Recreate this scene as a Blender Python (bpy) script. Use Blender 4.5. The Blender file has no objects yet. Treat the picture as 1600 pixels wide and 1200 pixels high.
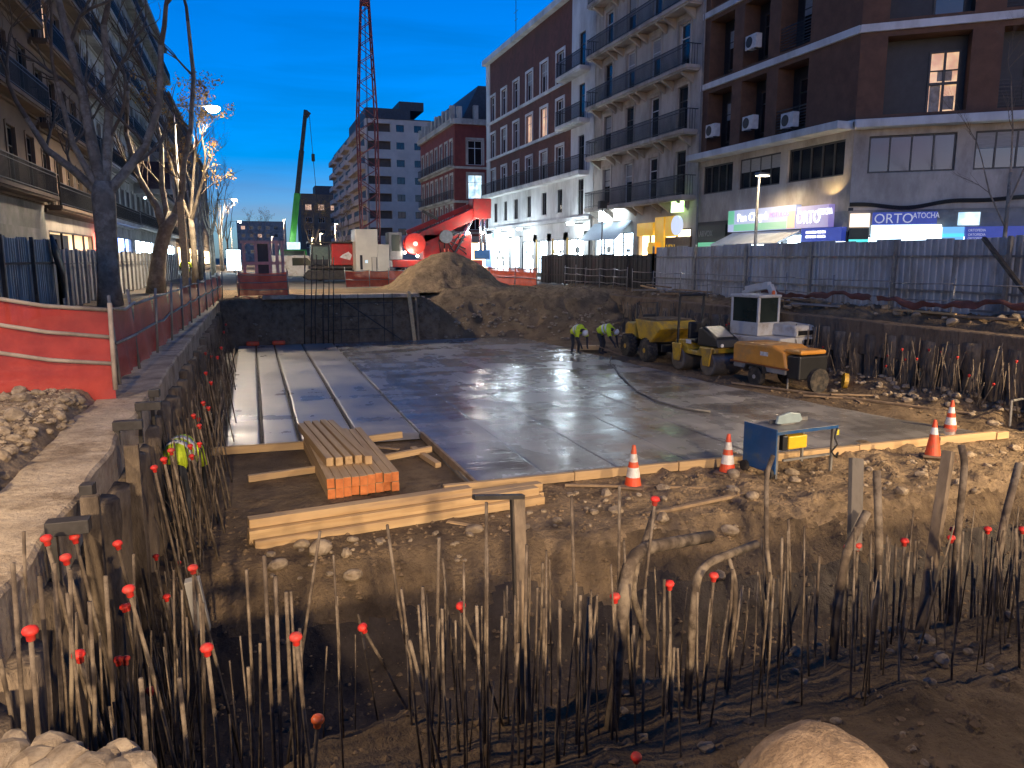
import bpy, math, random
import numpy as np
from mathutils import Vector, Matrix
random.seed(7)
rng = np.random.RandomState(7)
scene = bpy.context.scene
COL = scene.collection
R = math.radians

# ------------------------------------------------------------------ camera
cam_data = bpy.data.cameras.new("camera")
cam = bpy.data.objects.new("camera", cam_data)
COL.objects.link(cam)
cam_data.lens = 27.0
cam_data.sensor_width = 36.0
cam_data.clip_start = 0.05
cam_data.clip_end = 6000
YAW, PITCH, CAMZ = R(18.55), R(9.32), 1.7
cam.location = (0, 0, CAMZ)
cam.rotation_euler = (R(90) - PITCH, 0, -YAW)
scene.camera = cam

# ------------------------------------------------------------------ world: blue hour, sun just going down behind the viewer
world = bpy.data.worlds.new("World")
scene.world = world
world.use_nodes = True
wn, wl = world.node_tree.nodes, world.node_tree.links
bg = wn['Background']
sky = wn.new('ShaderNodeTexSky')
sky.sky_type = 'NISHITA'
sky.sun_disc = False
sky.sun_elevation = R(9.0)
sky.sun_rotation = R(205)
sky.ozone_density = 3.5
sky.air_density = 1.0
sky.dust_density = 0.6
tint = wn.new('ShaderNodeMix'); tint.data_type = 'RGBA'; tint.blend_type = 'MULTIPLY'
tint.inputs['Factor'].default_value = 1.0
tint.inputs['B'].default_value = (0.62, 0.86, 1.45, 1)
wl.new(sky.outputs[0], tint.inputs['A'])
hs = wn.new('ShaderNodeHueSaturation'); hs.inputs['Saturation'].default_value = 1.22
wl.new(tint.outputs['Result'], hs.inputs['Color'])
# thin stratus streaks
tc = wn.new('ShaderNodeTexCoord')
mp = wn.new('ShaderNodeMapping'); mp.inputs['Scale'].default_value = (1.6, 1.6, 11.0)
mp.inputs['Rotation'].default_value = (R(6), R(4), 0)
wl.new(tc.outputs['Generated'], mp.inputs['Vector'])
nz = wn.new('ShaderNodeTexNoise'); nz.inputs['Scale'].default_value = 1.7; nz.inputs['Detail'].default_value = 6; nz.inputs['Roughness'].default_value = .55
nz.inputs['Distortion'].default_value = .5
wl.new(mp.outputs[0], nz.inputs['Vector'])
cr = wn.new('ShaderNodeValToRGB')
cr.color_ramp.elements[0].position = .39; cr.color_ramp.elements[0].color = (0, 0, 0, 1)
cr.color_ramp.elements[1].position = .63; cr.color_ramp.elements[1].color = (.5, .5, .5, 1)
wl.new(nz.outputs['Fac'], cr.inputs[0])
cl = wn.new('ShaderNodeMix'); cl.data_type = 'RGBA'
cm = wn.new('ShaderNodeMix'); cm.data_type = 'RGBA'; cm.blend_type = 'MULTIPLY'; cm.inputs['Factor'].default_value = 1
cm.inputs['B'].default_value = (1.9, .60, .52, 1)
wl.new(hs.outputs[0], cm.inputs['A'])
wl.new(cr.outputs[0], cl.inputs['Factor'])
wl.new(hs.outputs[0], cl.inputs['A'])
wl.new(cm.outputs['Result'], cl.inputs['B'])
wl.new(cl.outputs['Result'], bg.inputs['Color'])
bg.inputs['Strength'].default_value = 0.13

scene.view_settings.view_transform = 'Standard'
scene.view_settings.look = 'None'
scene.view_settings.exposure = 0.15
scene.view_settings.gamma = 1.0
scene.cycles.use_denoising = True
try:
    scene.cycles.denoiser = 'OPENIMAGEDENOISE'
except Exception:
    pass
scene.cycles.max_bounces = 6
scene.cycles.diffuse_bounces = 3
scene.cycles.glossy_bounces = 3
scene.cycles.transparent_max_bounces = 12
scene.cycles.sample_clamp_indirect = 4.0
scene.cycles.caustics_reflective = False
scene.cycles.caustics_refractive = False

# ------------------------------------------------------------------ measuring: a photo point on a plane of the place
_F = 1200.0
_r = (math.cos(YAW), -math.sin(YAW), 0)
_f = (math.sin(YAW) * math.cos(PITCH), math.cos(YAW) * math.cos(PITCH), -math.sin(PITCH))
_u = (math.sin(YAW) * math.sin(PITCH), math.cos(YAW) * math.sin(PITCH), math.cos(PITCH))
def _ray(x, y):
    a, b = (x - 800) / _F, (600 - y) / _F
    return [_f[i] + a * _r[i] + b * _u[i] for i in range(3)]
def atZ(x, y, z=0.0):
    d = _ray(x, y); t = (z - CAMZ) / d[2]; return Vector((t * d[0], t * d[1], z))
def atX(x, y, X0):
    d = _ray(x, y); t = X0 / d[0]; return Vector((X0, t * d[1], CAMZ + t * d[2]))
def atY(x, y, Y0):
    d = _ray(x, y); t = Y0 / d[1]; return Vector((t * d[0], Y0, CAMZ + t * d[2]))

# ------------------------------------------------------------------ materials
MATS = {}
def mat(name, c1, c2=None, rough=.8, metal=0.0, scale=6.0, bump=0.0, bscale=None, detail=5, spec=.5, emit=None, estr=0, lo=.35, hi=.65,
        stretch=None, rough2=None, alpha=None, dirt=None, dscale=2.0, bdist=.02, world=False):
    if name in MATS: return MATS[name]
    m = bpy.data.materials.new(name); m.use_nodes = True
    n, l = m.node_tree.nodes, m.node_tree.links
    p = n['Principled BSDF']
    p.inputs['Roughness'].default_value = rough
    p.inputs['Metallic'].default_value = metal
    p.inputs['Specular IOR Level'].default_value = spec
    c2 = c2 or tuple(v * .7 for v in c1)
    t = n.new('ShaderNodeTexCoord')
    vec = t.outputs['Object']
    if not world:
        oi = n.new('ShaderNodeObjectInfo')
        add = n.new('ShaderNodeVectorMath'); add.operation = 'MULTIPLY_ADD'
        comb = n.new('ShaderNodeCombineXYZ')
        for k in range(3): l.new(oi.outputs['Random'], comb.inputs[k])
        l.new(comb.outputs[0], add.inputs[0]); add.inputs[1].default_value = (37, 53, 71)
        l.new(vec, add.inputs[2]); vec = add.outputs[0]
    else:
        g = n.new('ShaderNodeNewGeometry'); vec = g.outputs['Position']
    if stretch:
        mpn = n.new('ShaderNodeMapping'); mpn.inputs['Scale'].default_value = stretch
        l.new(vec, mpn.inputs['Vector']); vec = mpn.outputs[0]
    nz = n.new('ShaderNodeTexNoise'); nz.inputs['Scale'].default_value = scale; nz.inputs['Detail'].default_value = detail
    nz.inputs['Roughness'].default_value = .62 if not world else .72
    if world: nz.inputs['Detail'].default_value = 9
    l.new(vec, nz.inputs['Vector'])
    rp = n.new('ShaderNodeValToRGB')
    rp.color_ramp.elements[0].position = lo; rp.color_ramp.elements[0].color = (*c2, 1)
    rp.color_ramp.elements[1].position = hi; rp.color_ramp.elements[1].color = (*c1, 1)
    l.new(nz.outputs['Fac'], rp.inputs[0])
    colour = rp.outputs[0]
    if dirt:
        n2 = n.new('ShaderNodeTexNoise'); n2.inputs['Scale'].default_value = dscale; n2.inputs['Detail'].default_value = 7; n2.inputs['Roughness'].default_value = .7
        l.new(vec, n2.inputs['Vector'])
        r2 = n.new('ShaderNodeValToRGB'); r2.color_ramp.elements[0].position = .48; r2.color_ramp.elements[1].position = .66
        l.new(n2.outputs['Fac'], r2.inputs[0])
        mx = n.new('ShaderNodeMix'); mx.data_type = 'RGBA'
        l.new(r2.outputs[0], mx.inputs['Factor']); l.new(colour, mx.inputs['A']); mx.inputs['B'].default_value = (*dirt, 1)
        colour = mx.outputs['Result']
    l.new(colour, p.inputs['Base Color'])
    if rough2 is not None:
        mr = n.new('ShaderNodeMapRange'); mr.inputs[1].default_value = .35; mr.inputs[2].default_value = .65
        mr.inputs[3].default_value = rough; mr.inputs[4].default_value = rough2
        l.new(nz.outputs['Fac'], mr.inputs[0]); l.new(mr.outputs[0], p.inputs['Roughness'])
    if bump:
        nb = n.new('ShaderNodeTexNoise'); nb.inputs['Scale'].default_value = bscale or scale * 4; nb.inputs['Detail'].default_value = 6
        nb.inputs['Roughness'].default_value = .65
        l.new(vec, nb.inputs['Vector'])
        b = n.new('ShaderNodeBump'); b.inputs['Strength'].default_value = bump; b.inputs['Distance'].default_value = bdist
        l.new(nb.outputs['Fac'], b.inputs['Height']); l.new(b.outputs[0], p.inputs['Normal'])
    if emit:
        p.inputs['Emission Color'].default_value = (*emit, 1); p.inputs['Emission Strength'].default_value = estr
    if alpha is not None:
        p.inputs['Alpha'].default_value = alpha
    MATS[name] = m
    return m
def glow(name, c, s, c2=None, scale=1.2, lo=.35, hi=.7):
    """something that gives off light, uneven like a lit shop"""
    if name in MATS: return MATS[name]
    m = bpy.data.materials.new(name); m.use_nodes = True
    n, l = m.node_tree.nodes, m.node_tree.links
    p = n['Principled BSDF']; p.inputs['Base Color'].default_value = (.5, .5, .5, 1); p.inputs['Roughness'].default_value = .5
    p.inputs['Emission Strength'].default_value = s
    p.inputs['Emission Color'].default_value = (*c, 1)
    if c2:
        t = n.new('ShaderNodeTexCoord'); nz = n.new('ShaderNodeTexNoise'); nz.inputs['Scale'].default_value = scale; nz.inputs['Detail'].default_value = 3
        l.new(t.outputs['Object'], nz.inputs['Vector'])
        rp = n.new('ShaderNodeValToRGB'); rp.color_ramp.elements[0].position = lo; rp.color_ramp.elements[1].position = hi
        rp.color_ramp.elements[0].color = (*c2, 1); rp.color_ramp.elements[1].color = (*c, 1)
        l.new(nz.outputs['Fac'], rp.inputs[0]); l.new(rp.outputs[0], p.inputs['Emission Color'])
    MATS[name] = m
    return m

# ------------------------------------------------------------------ mesh building
def smooth_noise(x, y, seed=0):
    xi = np.floor(x).astype(np.int64); yi = np.floor(y).astype(np.int64)
    xf = x - xi; yf = y - yi
    def h(a, b):
        v = (a * 374761393 + b * 668265263 + seed * 1274126177) & 0xffffffff
        v = ((v ^ (v >> 13)) * 1274126177) & 0xffffffff
        return ((v ^ (v >> 16)) & 0xffff) / 65535.0
    u = xf * xf * (3 - 2 * xf); v = yf * yf * (3 - 2 * yf)
    return (h(xi, yi) * (1 - u) + h(xi + 1, yi) * u) * (1 - v) + (h(xi, yi + 1) * (1 - u) + h(xi + 1, yi + 1) * u) * v
def fbm(x, y, oct=4, seed=0):
    s = 0; a = .5; t = 0
    for k in range(oct):
        s = s + a * smooth_noise(x * 2 ** k + k * 17.3, y * 2 ** k - k * 9.1, seed + k); t += a; a *= .5
    return s / t - .5
def sstep(a, b, x):
    t = np.clip((x - a) / (b - a), 0, 1); return t * t * (3 - 2 * t)

class MB:
    def __init__(self): self.V = []; self.F = []; self.I = []; self.mi = 0; self.m = None
    def v(self, p):
        p = Vector(p)
        if self.m is not None: p = self.m @ p
        self.V.append(p[:]); return len(self.V) - 1
    def f(self, ids): self.F.append(tuple(ids)); self.I.append(self.mi)
    def quad(self, a, b, c, d): self.f([self.v(a), self.v(b), self.v(c), self.v(d)])
    def box(self, x0, x1, y0, y1, z0, z1):
        i = [self.v(p) for p in ((x0, y0, z0), (x1, y0, z0), (x1, y1, z0), (x0, y1, z0), (x0, y0, z1), (x1, y0, z1), (x1, y1, z1), (x0, y1, z1))]
        for q in ((0, 3, 2, 1), (4, 5, 6, 7), (0, 1, 5, 4), (1, 2, 6, 5), (2, 3, 7, 6), (3, 0, 4, 7)): self.f([i[k] for k in q])
        return self
    def cbox(self, c, s, rot=None):
        old = self.m
        M = Matrix.Translation(c)
        if rot is not None: M = M @ (rot if isinstance(rot, Matrix) else Matrix.Rotation(rot, 4, 'Z'))
        self.m = M if old is None else old @ M
        self.box(-s[0] / 2, s[0] / 2, -s[1] / 2, s[1] / 2, -s[2] / 2, s[2] / 2)
        self.m = old; return self
    def beam(self, p, q, w, h, roll=0.0):
        p, q = Vector(p), Vector(q); d = (q - p); L = d.length; d.normalize()
        up = Vector((0, 0, 1)) if abs(d.z) < .95 else Vector((0, 1, 0))
        s = d.cross(up).normalized(); t = s.cross(d)
        if roll: s, t = s * math.cos(roll) + t * math.sin(roll), t * math.cos(roll) - s * math.sin(roll)
        i = []
        for e in (p, q):
            for a, b in ((-1, -1), (1, -1), (1, 1), (-1, 1)): i.append(self.v(e + s * a * w / 2 + t * b * h / 2))
        for k in ((0, 1, 2, 3), (7, 6, 5, 4), (0, 4, 5, 1), (1, 5, 6, 2), (2, 6, 7, 3), (3, 7, 4, 0)): self.f([i[j] for j in k])
        return self
    def tube(self, pts, rad, n=8, caps=True, flat=1.0):
        pts = [Vector(p) for p in pts]
        if not isinstance(rad, (list, tuple)): rad = [rad] * len(pts)
        prev = None; rings = []
        for k, p in enumerate(pts):
            d = (pts[min(k + 1, len(pts) - 1)] - pts[max(k - 1, 0)]).normalized()
            if prev is None:
                up = Vector((0, 0, 1)) if abs(d.z) < .9 else Vector((1, 0, 0))
                s = d.cross(up).normalized()
            else:
                s = (prev - d * prev.dot(d)).normalized()
            t = d.cross(s); prev = s
            rings.append([self.v(p + (s * math.cos(2 * math.pi * j / n) + t * math.sin(2 * math.pi * j / n) * flat) * rad[k]) for j in range(n)])
        for a, b in zip(rings, rings[1:]):
            for j in range(n): self.f([a[j], a[(j + 1) % n], b[(j + 1) % n], b[j]])
        if caps: self.f(rings[0][::-1]); self.f(rings[-1])
        return self
    def cyl(self, p, q, r0, r1=None, n=12, caps=True): return self.tube([p, q], [r0, r0 if r1 is None else r1], n, caps)
    def lathe(self, prof, n=16, axis='Z', c=(0, 0, 0)):
        rings = []
        for r, h in prof:
            ring = []
            for j in range(n):
                a = 2 * math.pi * j / n; x, y = r * math.cos(a), r * math.sin(a)
                p = {'Z': (x, y, h), 'X': (h, x, y), 'Y': (y, h, x)}[axis]
                ring.append(self.v((p[0] + c[0], p[1] + c[1], p[2] + c[2])))
            rings.append(ring)
        for a, b in zip(rings, rings[1:]):
            for j in range(n): self.f([a[j], a[(j + 1) % n], b[(j + 1) % n], b[j]])
        self.f(rings[0][::-1]); self.f(rings[-1]); return self
    def prism(self, poly, y0, y1, plane='XZ'):
        def P(a, b, d): return {'XZ': (a, d, b), 'YZ': (d, a, b), 'XY': (a, b, d)}[plane]
        A = [self.v(P(a, b, y0)) for a, b in poly]; B = [self.v(P(a, b, y1)) for a, b in poly]
        n = len(poly)
        for j in range(n): self.f([A[j], A[(j + 1) % n], B[(j + 1) % n], B[j]])
        self.f(A[::-1]); self.f(B); return self
    def mesh(self, name, mats, smooth=False):
        me = bpy.data.meshes.new(name); me.from_pydata(self.V, [], self.F)
        for m_ in (mats if isinstance(mats, (list, tuple)) else [mats]): me.materials.append(m_)
        if any(self.I): me.polygons.foreach_set('material_index', self.I)
        if smooth: me.polygons.foreach_set('use_smooth', [True] * len(self.F))
        me.update(); return me
    def build(self, name, mats, parent=None, smooth=False, bevel=0, seg=2):
        o = bpy.data.objects.new(name, self.mesh(name, mats, smooth)); COL.objects.link(o)
        if parent is not None: o.parent = parent
        if bevel:
            b = o.modifiers.new('bevel', 'BEVEL'); b.width = bevel; b.segments = seg; b.limit_method = 'ANGLE'
        return o
def place(name, me, parent=None, M=None):
    o = bpy.data.objects.new(name, me); COL.objects.link(o)
    if parent is not None: o.parent = parent
    if M is not None: o.matrix_local = M
    return o
def tag(o, label=None, cat=None, group=None, kind=None):
    if label: o['label'] = label
    if cat: o['category'] = cat
    if group: o['group'] = group
    if kind: o['kind'] = kind
    return o
def thing(name, label, cat, loc=(0, 0, 0), rz=0.0, group=None):
    o = bpy.data.objects.new(name, None); COL.objects.link(o)
    o.location = loc; o.rotation_euler = (0, 0, rz); o.empty_display_size = .2
    return tag(o, label, cat, group)
def dup(o, parent=None):
    c = o.copy(); COL.objects.link(c); c.parent = parent
    for ch in o.children: dup(ch, c)
    return c
def grid_obj(name, xs, ys, hf, m, kind='structure', parent=None):
    X, Y = np.meshgrid(xs, ys); Z = hf(X, Y)
    nx, ny = len(xs), len(ys)
    co = np.stack([X, Y, Z], -1).reshape(-1, 3)
    i = np.arange(nx * ny).reshape(ny, nx)
    q = np.stack([i[:-1, :-1], i[:-1, 1:], i[1:, 1:], i[1:, :-1]], -1).reshape(-1, 4)
    me = bpy.data.meshes.new(name)
    me.vertices.add(len(co)); me.vertices.foreach_set('co', co.ravel().astype(np.float32))
    me.loops.add(q.size); me.loops.foreach_set('vertex_index', q.ravel().astype(np.int32))
    me.polygons.add(len(q)); me.polygons.foreach_set('loop_start', np.arange(0, q.size, 4, dtype=np.int32))
    me.polygons.foreach_set('use_smooth', np.ones(len(q), dtype=bool))
    me.update(calc_edges=True); me.materials.append(m)
    o = bpy.data.objects.new(name, me); COL.objects.link(o)
    if parent is not None: o.parent = parent
    if kind: o['kind'] = kind
    return o
TEXTS = []
def text(name, body, size, m, parent, M, ext=.012, align='LEFT', sx=1.0):
    c = bpy.data.curves.new(name, 'FONT'); c.body = body; c.size = size; c.extrude = ext; c.align_x = align; c.resolution_u = 3
    c.materials.append(m)
    o = bpy.data.objects.new(name, c); COL.objects.link(o); o.parent = parent; o.matrix_local = M @ Matrix.Diagonal((sx, 1, 1, 1))
    TEXTS.append(o); return o
def lamp_light(kind, loc, energy, colour, parent=None, size=.15, spot=150, blend=.6, rot=(0, 0, 0)):
    d = bpy.data.lights.new('lamp_light', kind); d.energy = energy; d.color = colour
    if kind != 'AREA': d.shadow_soft_size = size
    if kind == 'SPOT': d.spot_size = R(spot); d.spot_blend = blend
    o = bpy.data.objects.new('lamp_light', d); COL.objects.link(o); o.location = loc; o.rotation_euler = rot
    if parent is not None: o.parent = parent
    return o
# ================================================================== setting
EARTH = mat('earth', (.31, .22, .13), (.135, .092, .055), rough=.95, scale=2.2, bump=1.0, bscale=13, world=True, dirt=(.10, .07, .044), dscale=1.1, bdist=.10, spec=.2)
MUD = mat('damp_earth', (.10, .072, .048), (.045, .033, .025), rough=.8, rough2=.55, scale=1.3, bump=.8, bscale=12, world=True, bdist=.05, spec=.3)
SAND = mat('sandy_spoil', (.36, .255, .15), (.155, .108, .063), rough=.95, scale=2.4, bump=1.0, bscale=10, world=True, bdist=.10, spec=.2)
ASPH = mat('dusty_asphalt', (.10, .088, .075), (.05, .045, .04), rough=.85, scale=.35, bump=.4, bscale=20, world=True, bdist=.02, dirt=(.16, .12, .08), dscale=.22)
PAVE = mat('paving', (.22, .21, .19), (.15, .14, .13), rough=.8, scale=1.2, bump=.2, world=True)
CONC = mat('old_concrete', (.56, .45, .32), (.34, .265, .185), rough=.92, scale=2.0, bump=.9, bscale=11, dirt=(.19, .135, .085), dscale=1.3, bdist=.05, world=True, spec=.25)
DIRTC = mat('dirty_concrete', (.27, .20, .135), (.14, .10, .068), rough=.95, scale=1.6, bump=1.0, bscale=7, dirt=(.09, .065, .045), dscale=1.6, stretch=(1, 1, .5), bdist=.08, world=True, spec=.15)
PILE = mat('pile_concrete', (.28, .215, .15), (.10, .075, .052), rough=.92, scale=2.2, bump=.9, bscale=9, stretch=(1, 1, .35), bdist=.06, dirt=(.06, .045, .033), dscale=1.3, world=True, spec=.2)
DKEARTH = mat('dark_earth', (.26, .18, .11), (.095, .066, .042), rough=.95, scale=2.6, bump=1.0, bscale=6, world=True, bdist=.12, dirt=(.22, .165, .11), dscale=3.5, spec=.15)
STONE = mat('rubble_stone', (.42, .335, .235), (.21, .155, .10), rough=.9, scale=1.1, bump=.6, bscale=16, bdist=.02, spec=.25)

# terrain in and around the pit; street level is z = 0
def slab_right(y):
    return np.interp(y, [12, 14.5, 17.7, 20.5, 25, 32, 35, 37], [15.7, 14.9, 14.15, 13.65, 13.4, 12.9, 12.6, 12.4])
def pit_h(X, Y):
    n1 = fbm(X * .45, Y * .45, 5, 3); n2 = fbm(X * 1.9, Y * 1.9, 4, 9); n3 = fbm(X * 6.5, Y * 6.5, 3, 21)
    lump = np.maximum(0, fbm(X * 3.1, Y * 3.1, 3, 33)) ** 1.2
    ledge = -1.72 + .22 * n1 + .20 * n2 + .09 * n3 + .30 * sstep(5, 11, X) + .12 * lump
    trench = -3.45 + .35 * n1 + .12 * n2 + .04 * n3
    berm = -2.27 + .10 * n1 + .10 * n2 + .05 * n3 + .42 * lump * sstep(4.5, 7, X)
    e1 = 5.25 + .8 * n1 + .35 * n2
    lip = 9.75 + 1.0 * n1 + .55 * n2 + .18 * n3
    h = ledge + (trench - ledge) * sstep(0, .75, Y - e1)
    bt = np.clip((Y - lip + 1.25 + .5 * n2) / 1.25, 0, 1)
    h = h + (berm - h) * bt ** .75 + (.30 * n2 + .16 * n3 + .25 * (lump - .06)) * np.clip(4 * bt * (1 - bt), 0, 1)
    # under the slab and right of it
    inside = sstep(13.0, 13.6, Y)
    fl = -2.33 + .03 * n2
    sr = slab_right(Y)
    out = sstep(-.15, .6, X - sr)
    right = -2.20 + .10 * n1 + .12 * n2 + .05 * n3
    heap = .50 * np.exp(-((X - 17.3) / .75) ** 2) * (.6 + 1.2 * fbm(X * 1.2, Y * 1.2, 4, 5)) * sstep(11, 13, Y) * (1 - sstep(26, 31, Y))
    notch = (1 - sstep(3.3, 3.45, X)) * (1 - sstep(16.3, 16.6, Y))
    flo = fl * (1 - out) + (right + heap + .25 * lump) * out
    flo = flo * (1 - notch) + (-2.30 + .05 * n1 + .05 * n2 + .02 * n3) * notch
    h = h * (1 - inside) + flo * inside
    # back wall and the dirt slope at its right
    bw = sstep(0, .35, Y - 36.6 - .25 * n2) * (1 - sstep(7.5, 10.5, X))
    h = h * (1 - bw) + (-.06 + .05 * n2) * bw
    toe = 36.3 - 3.6 * sstep(10.5, 16.5, X); top = 40.5 - 3.0 * sstep(11, 17, X)
    t = np.clip((Y - toe) / (top - toe), 0, 1)
    sl = sstep(7.2, 10.0, X)
    rs = (-2.2 + 2.2 * t + (.55 * n1 + .5 * n2 + .2 * n3) * np.clip(4 * t * (1.15 - t), 0, 1)) + .10 * lump
    h = np.where(t > 0, h * (1 - sl) + np.maximum(rs, h * (1 - bw) - .3 * bw) * sl, h)
    # near rim under the viewer, left and right ends
    rim = 1 - sstep(0, .25, Y + .25 * n2 - 2.05 + 1.0 * sstep(1.2, 2.3, X) * (1 - sstep(2.9, 3.7, X)))
    h = h * (1 - rim) + (-.04 + .05 * n2) * rim
    return h
near = grid_obj('pit_ground', np.arange(-1.75, 18.6, .07), np.concatenate([np.arange(-1.2, 1.6, .1), np.arange(1.6, 13.3, .06)]), pit_h, EARTH)
far = grid_obj('pit_floor', np.arange(-1.75, 18.6, .16), np.arange(13.26, 46.1, .16), lambda X, Y: pit_h(X, Y) - .004, EARTH)
# wet mud on trench bottom is the same sheet: second material by height
for o in (near, far):
    o.data.materials.append(MUD); o.data.materials.append(SAND); o.data.materials.append(DKEARTH)
    nv = len(o.data.vertices); co = np.empty(nv * 3, np.float32); o.data.vertices.foreach_get('co', co); co = co.reshape(-1, 3)
    npol = len(o.data.polygons); lv = np.empty(npol * 4, np.int32); o.data.loops.foreach_get('vertex_index', lv); c = co[lv.reshape(-1, 4)].mean(1)
    jit = fbm(c[:, 0] * 1.3, c[:, 1] * 1.3, 4, 70)
    idx = np.zeros(npol, np.int32)
    idx[(c[:, 1] < 10) & (c[:, 2] < -2.85 + .7 * jit)] = 1
    idx[(c[:, 1] > 36) & (c[:, 0] < 8.5 + 2 * jit) & (c[:, 2] < -.20 + .5 * jit)] = 3
    idx[(c[:, 1] > 16.6) & (c[:, 1] < 36.3) & (c[:, 0] < slab_right(c[:, 1]) - .1)] = 1
    idx[(c[:, 1] > 31) & (c[:, 2] > -.32 + .6 * jit) & (c[:, 0] > 8)] = 2
    idx[(c[:, 1] > 9) & (c[:, 1] < 13) & (c[:, 0] > 3.8) & (c[:, 2] > -2.34 + .5 * jit)] = 2
    o.data.polygons.foreach_set('material_index', idx)
tag(near, 'rough earth ledge, trench and berm across the near end of the pit')
tag(far, 'earth floor, back wall and dirt slope of the pit around the concrete')

g = MB()
B_ = 3000
for x0, x1, y0, y1 in ((-B_, -7.3, -B_, B_), (-7.3, -2.06, -B_, .85), (-7.3, -2.06, 37.1, B_), (-2.06, 20.6, -B_, -1.15), (-2.06, 18.5, 46.0, B_), (18.5, 20.6, 46.0, B_), (20.6, B_, -B_, B_)):
    g.quad((x0, y0, -.05), (x1, y0, -.05), (x1, y1, -.05), (x0, y1, -.05))
g.quad((18.3, -1.15, -.62), (20.6, -1.15, -.62), (20.6, 46, -.62), (18.3, 46, -.62))
tag(g.build('ground', ASPH), 'dusty street ground around the pit', kind='structure')

def bank_h(X, Y):
    n1 = fbm(X * .6, Y * .6, 4, 41); n2 = fbm(X * 2.3, Y * 2.3, 4, 43); n3 = fbm(X * 8, Y * 8, 3, 47)
    h = -.05 + .14 * n1 + .20 * n2 + .09 * n3
    e = sstep(-2.24, -2.08, X + .10 * n2)
    fade = sstep(-7.2, -6.6, X)
    edge = 1 - sstep(10.4, 11.6, Y)
    h = -.03 + (h + .05) * fade * (.25 + .75 * edge)
    return h * (1 - e) + (-.24) * e
RDUST = mat('rubble_dust', (.40, .30, .195), (.22, .16, .10), rough=.95, scale=2.2, bump=1.0, bscale=12, world=True, bdist=.06, dirt=(.15, .105, .066), dscale=1.2, spec=.2)
bank = grid_obj('rubble_bank', np.arange(-7.4, -1.98, .06), np.arange(.8, 37.2, .08), bank_h, RDUST)
tag(bank, 'rubble strewn bank left of the pit')
def verge_h(X, Y):
    n1 = fbm(X * .5, Y * .5, 4, 51); n2 = fbm(X * 2.1, Y * 2.1, 4, 53); n3 = fbm(X * 6, Y * 6, 3, 55)
    return (-.10 + .16 * sstep(18.4, 19.6, X) + (.30 * n1 + .26 * n2 + .08 * n3) * (.35 + .65 * sstep(18.3, 18.8, X))) - .45 * (1 - sstep(18.32, 18.6, X))
verge = grid_obj('debris_verge', np.arange(18.1, 20.75, .08), np.arange(-1.2, 46.1, .1), verge_h, EARTH)
tag(verge, 'uneven dirt verge between the right pit wall and the hoarding')
for nm, x0, x1 in (('pavement_left', -9.0, -6.4), ('pavement_right', 20.7, 22.5)):
    b = MB().box(x0, x1, 2, 260, -.04, .10); tag(b.build(nm, PAVE), 'stone pavement in front of the shops', kind='structure')

# stones, shared shapes
def stone_mesh(seed, rough=.28):
    import bmesh
    bm = bmesh.new(); bmesh.ops.create_icosphere(bm, subdivisions=2, radius=1.0)
    rs = np.random.RandomState(seed)
    dirs = rs.normal(size=(9, 3)); dirs /= np.linalg.norm(dirs, axis=1)[:, None]; cut = rs.uniform(.55, .92, 9)
    for v in bm.verts:
        p = np.array(v.co)
        for d, c in zip(dirs, cut):
            e = p @ d
            if e > c: p = p - d * (e - c) * .85
        v.co = Vector(p * (1 + rs.uniform(-.05, .05)))
    me = bpy.data.meshes.new('stone'); bm.to_mesh(me); bm.free(); me.materials.append(STONE); return me
STONES = [stone_mesh(s) for s in range(9)]
def put_stone(parent, p, s, sq=(1, .8, .6), me=None):
    M = Matrix.Translation(p) @ Matrix.Rotation(random.uniform(0, 6.28), 4, 'Z') @ Matrix.Rotation(random.uniform(-.4, .4), 4, 'X') @ Matrix.Diagonal((s * sq[0], s * sq[1], s * sq[2], 1))
    return place('stone', me or random.choice(STONES), parent, M)
def hz(fn, x, y): return float(fn(np.array([x]), np.array([y]))[0])
for k in range(290):                                   # the big ones on the left bank, one by one
    y = random.uniform(3.6, 11.2); x = -2.22 - abs(random.gauss(0, .9)) if k % 4 else -2.17 + random.gauss(0, .05)
    s = random.choice([.05, .05, .06, .07, .08, .10, .13]) * (1.15 if y < 7 else 1)
    put_stone(bank, (x, y, hz(bank_h, x, y) + s * .22), s, (1, random.uniform(.7, 1), random.uniform(.5, .8)))
for k in range(150):                                   # along the right wall, the berm and the ledge
    y = random.uniform(12.5, 24); x = 17.15 + random.gauss(0, .4); s = random.uniform(.06, .16)
    put_stone(far if y > 13.3 else near, (x, y, hz(pit_h, x, y) + s * .2), s)
for k in range(110):
    x = random.uniform(-.6, 15); y = random.uniform(9.7, 11.9) if x > 3 else random.uniform(9.6, 10.5); s = random.choice([.04, .05, .06, .07, .09, .14]) 
    put_stone(near, (x, y, hz(pit_h, x, y) + s * .2), s)
for px, py, s in ((505, 965, .20), (475, 955, .13), (545, 972, .11), (1140, 835, .15), (820, 845, .10), (1125, 860, .12), (1145, 765, .16), (1240, 770, .13)):
    q = atZ(px, py, -2.5 if py < 900 else -3.2); put_stone(near, (q.x, q.y, hz(pit_h, q.x, q.y) + s * .3), s)
for k in range(120):
    x = random.uniform(2.5, 10); y = random.uniform(3.2, 5.3); s = random.choice([.03, .04, .05, .06, .08])
    put_stone(near, (x, y, hz(pit_h, x, y) + s * .2), s)
for k in range(140):
    x = random.uniform(9, 17); t = random.random(); y = (36.3 - 3.6 * float(sstep(10.5, 16.5, np.array(x)))) + t * 3; s = random.uniform(.06, .15)
    put_stone(far, (x, y, hz(pit_h, x, y) + s * .2), s)
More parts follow.
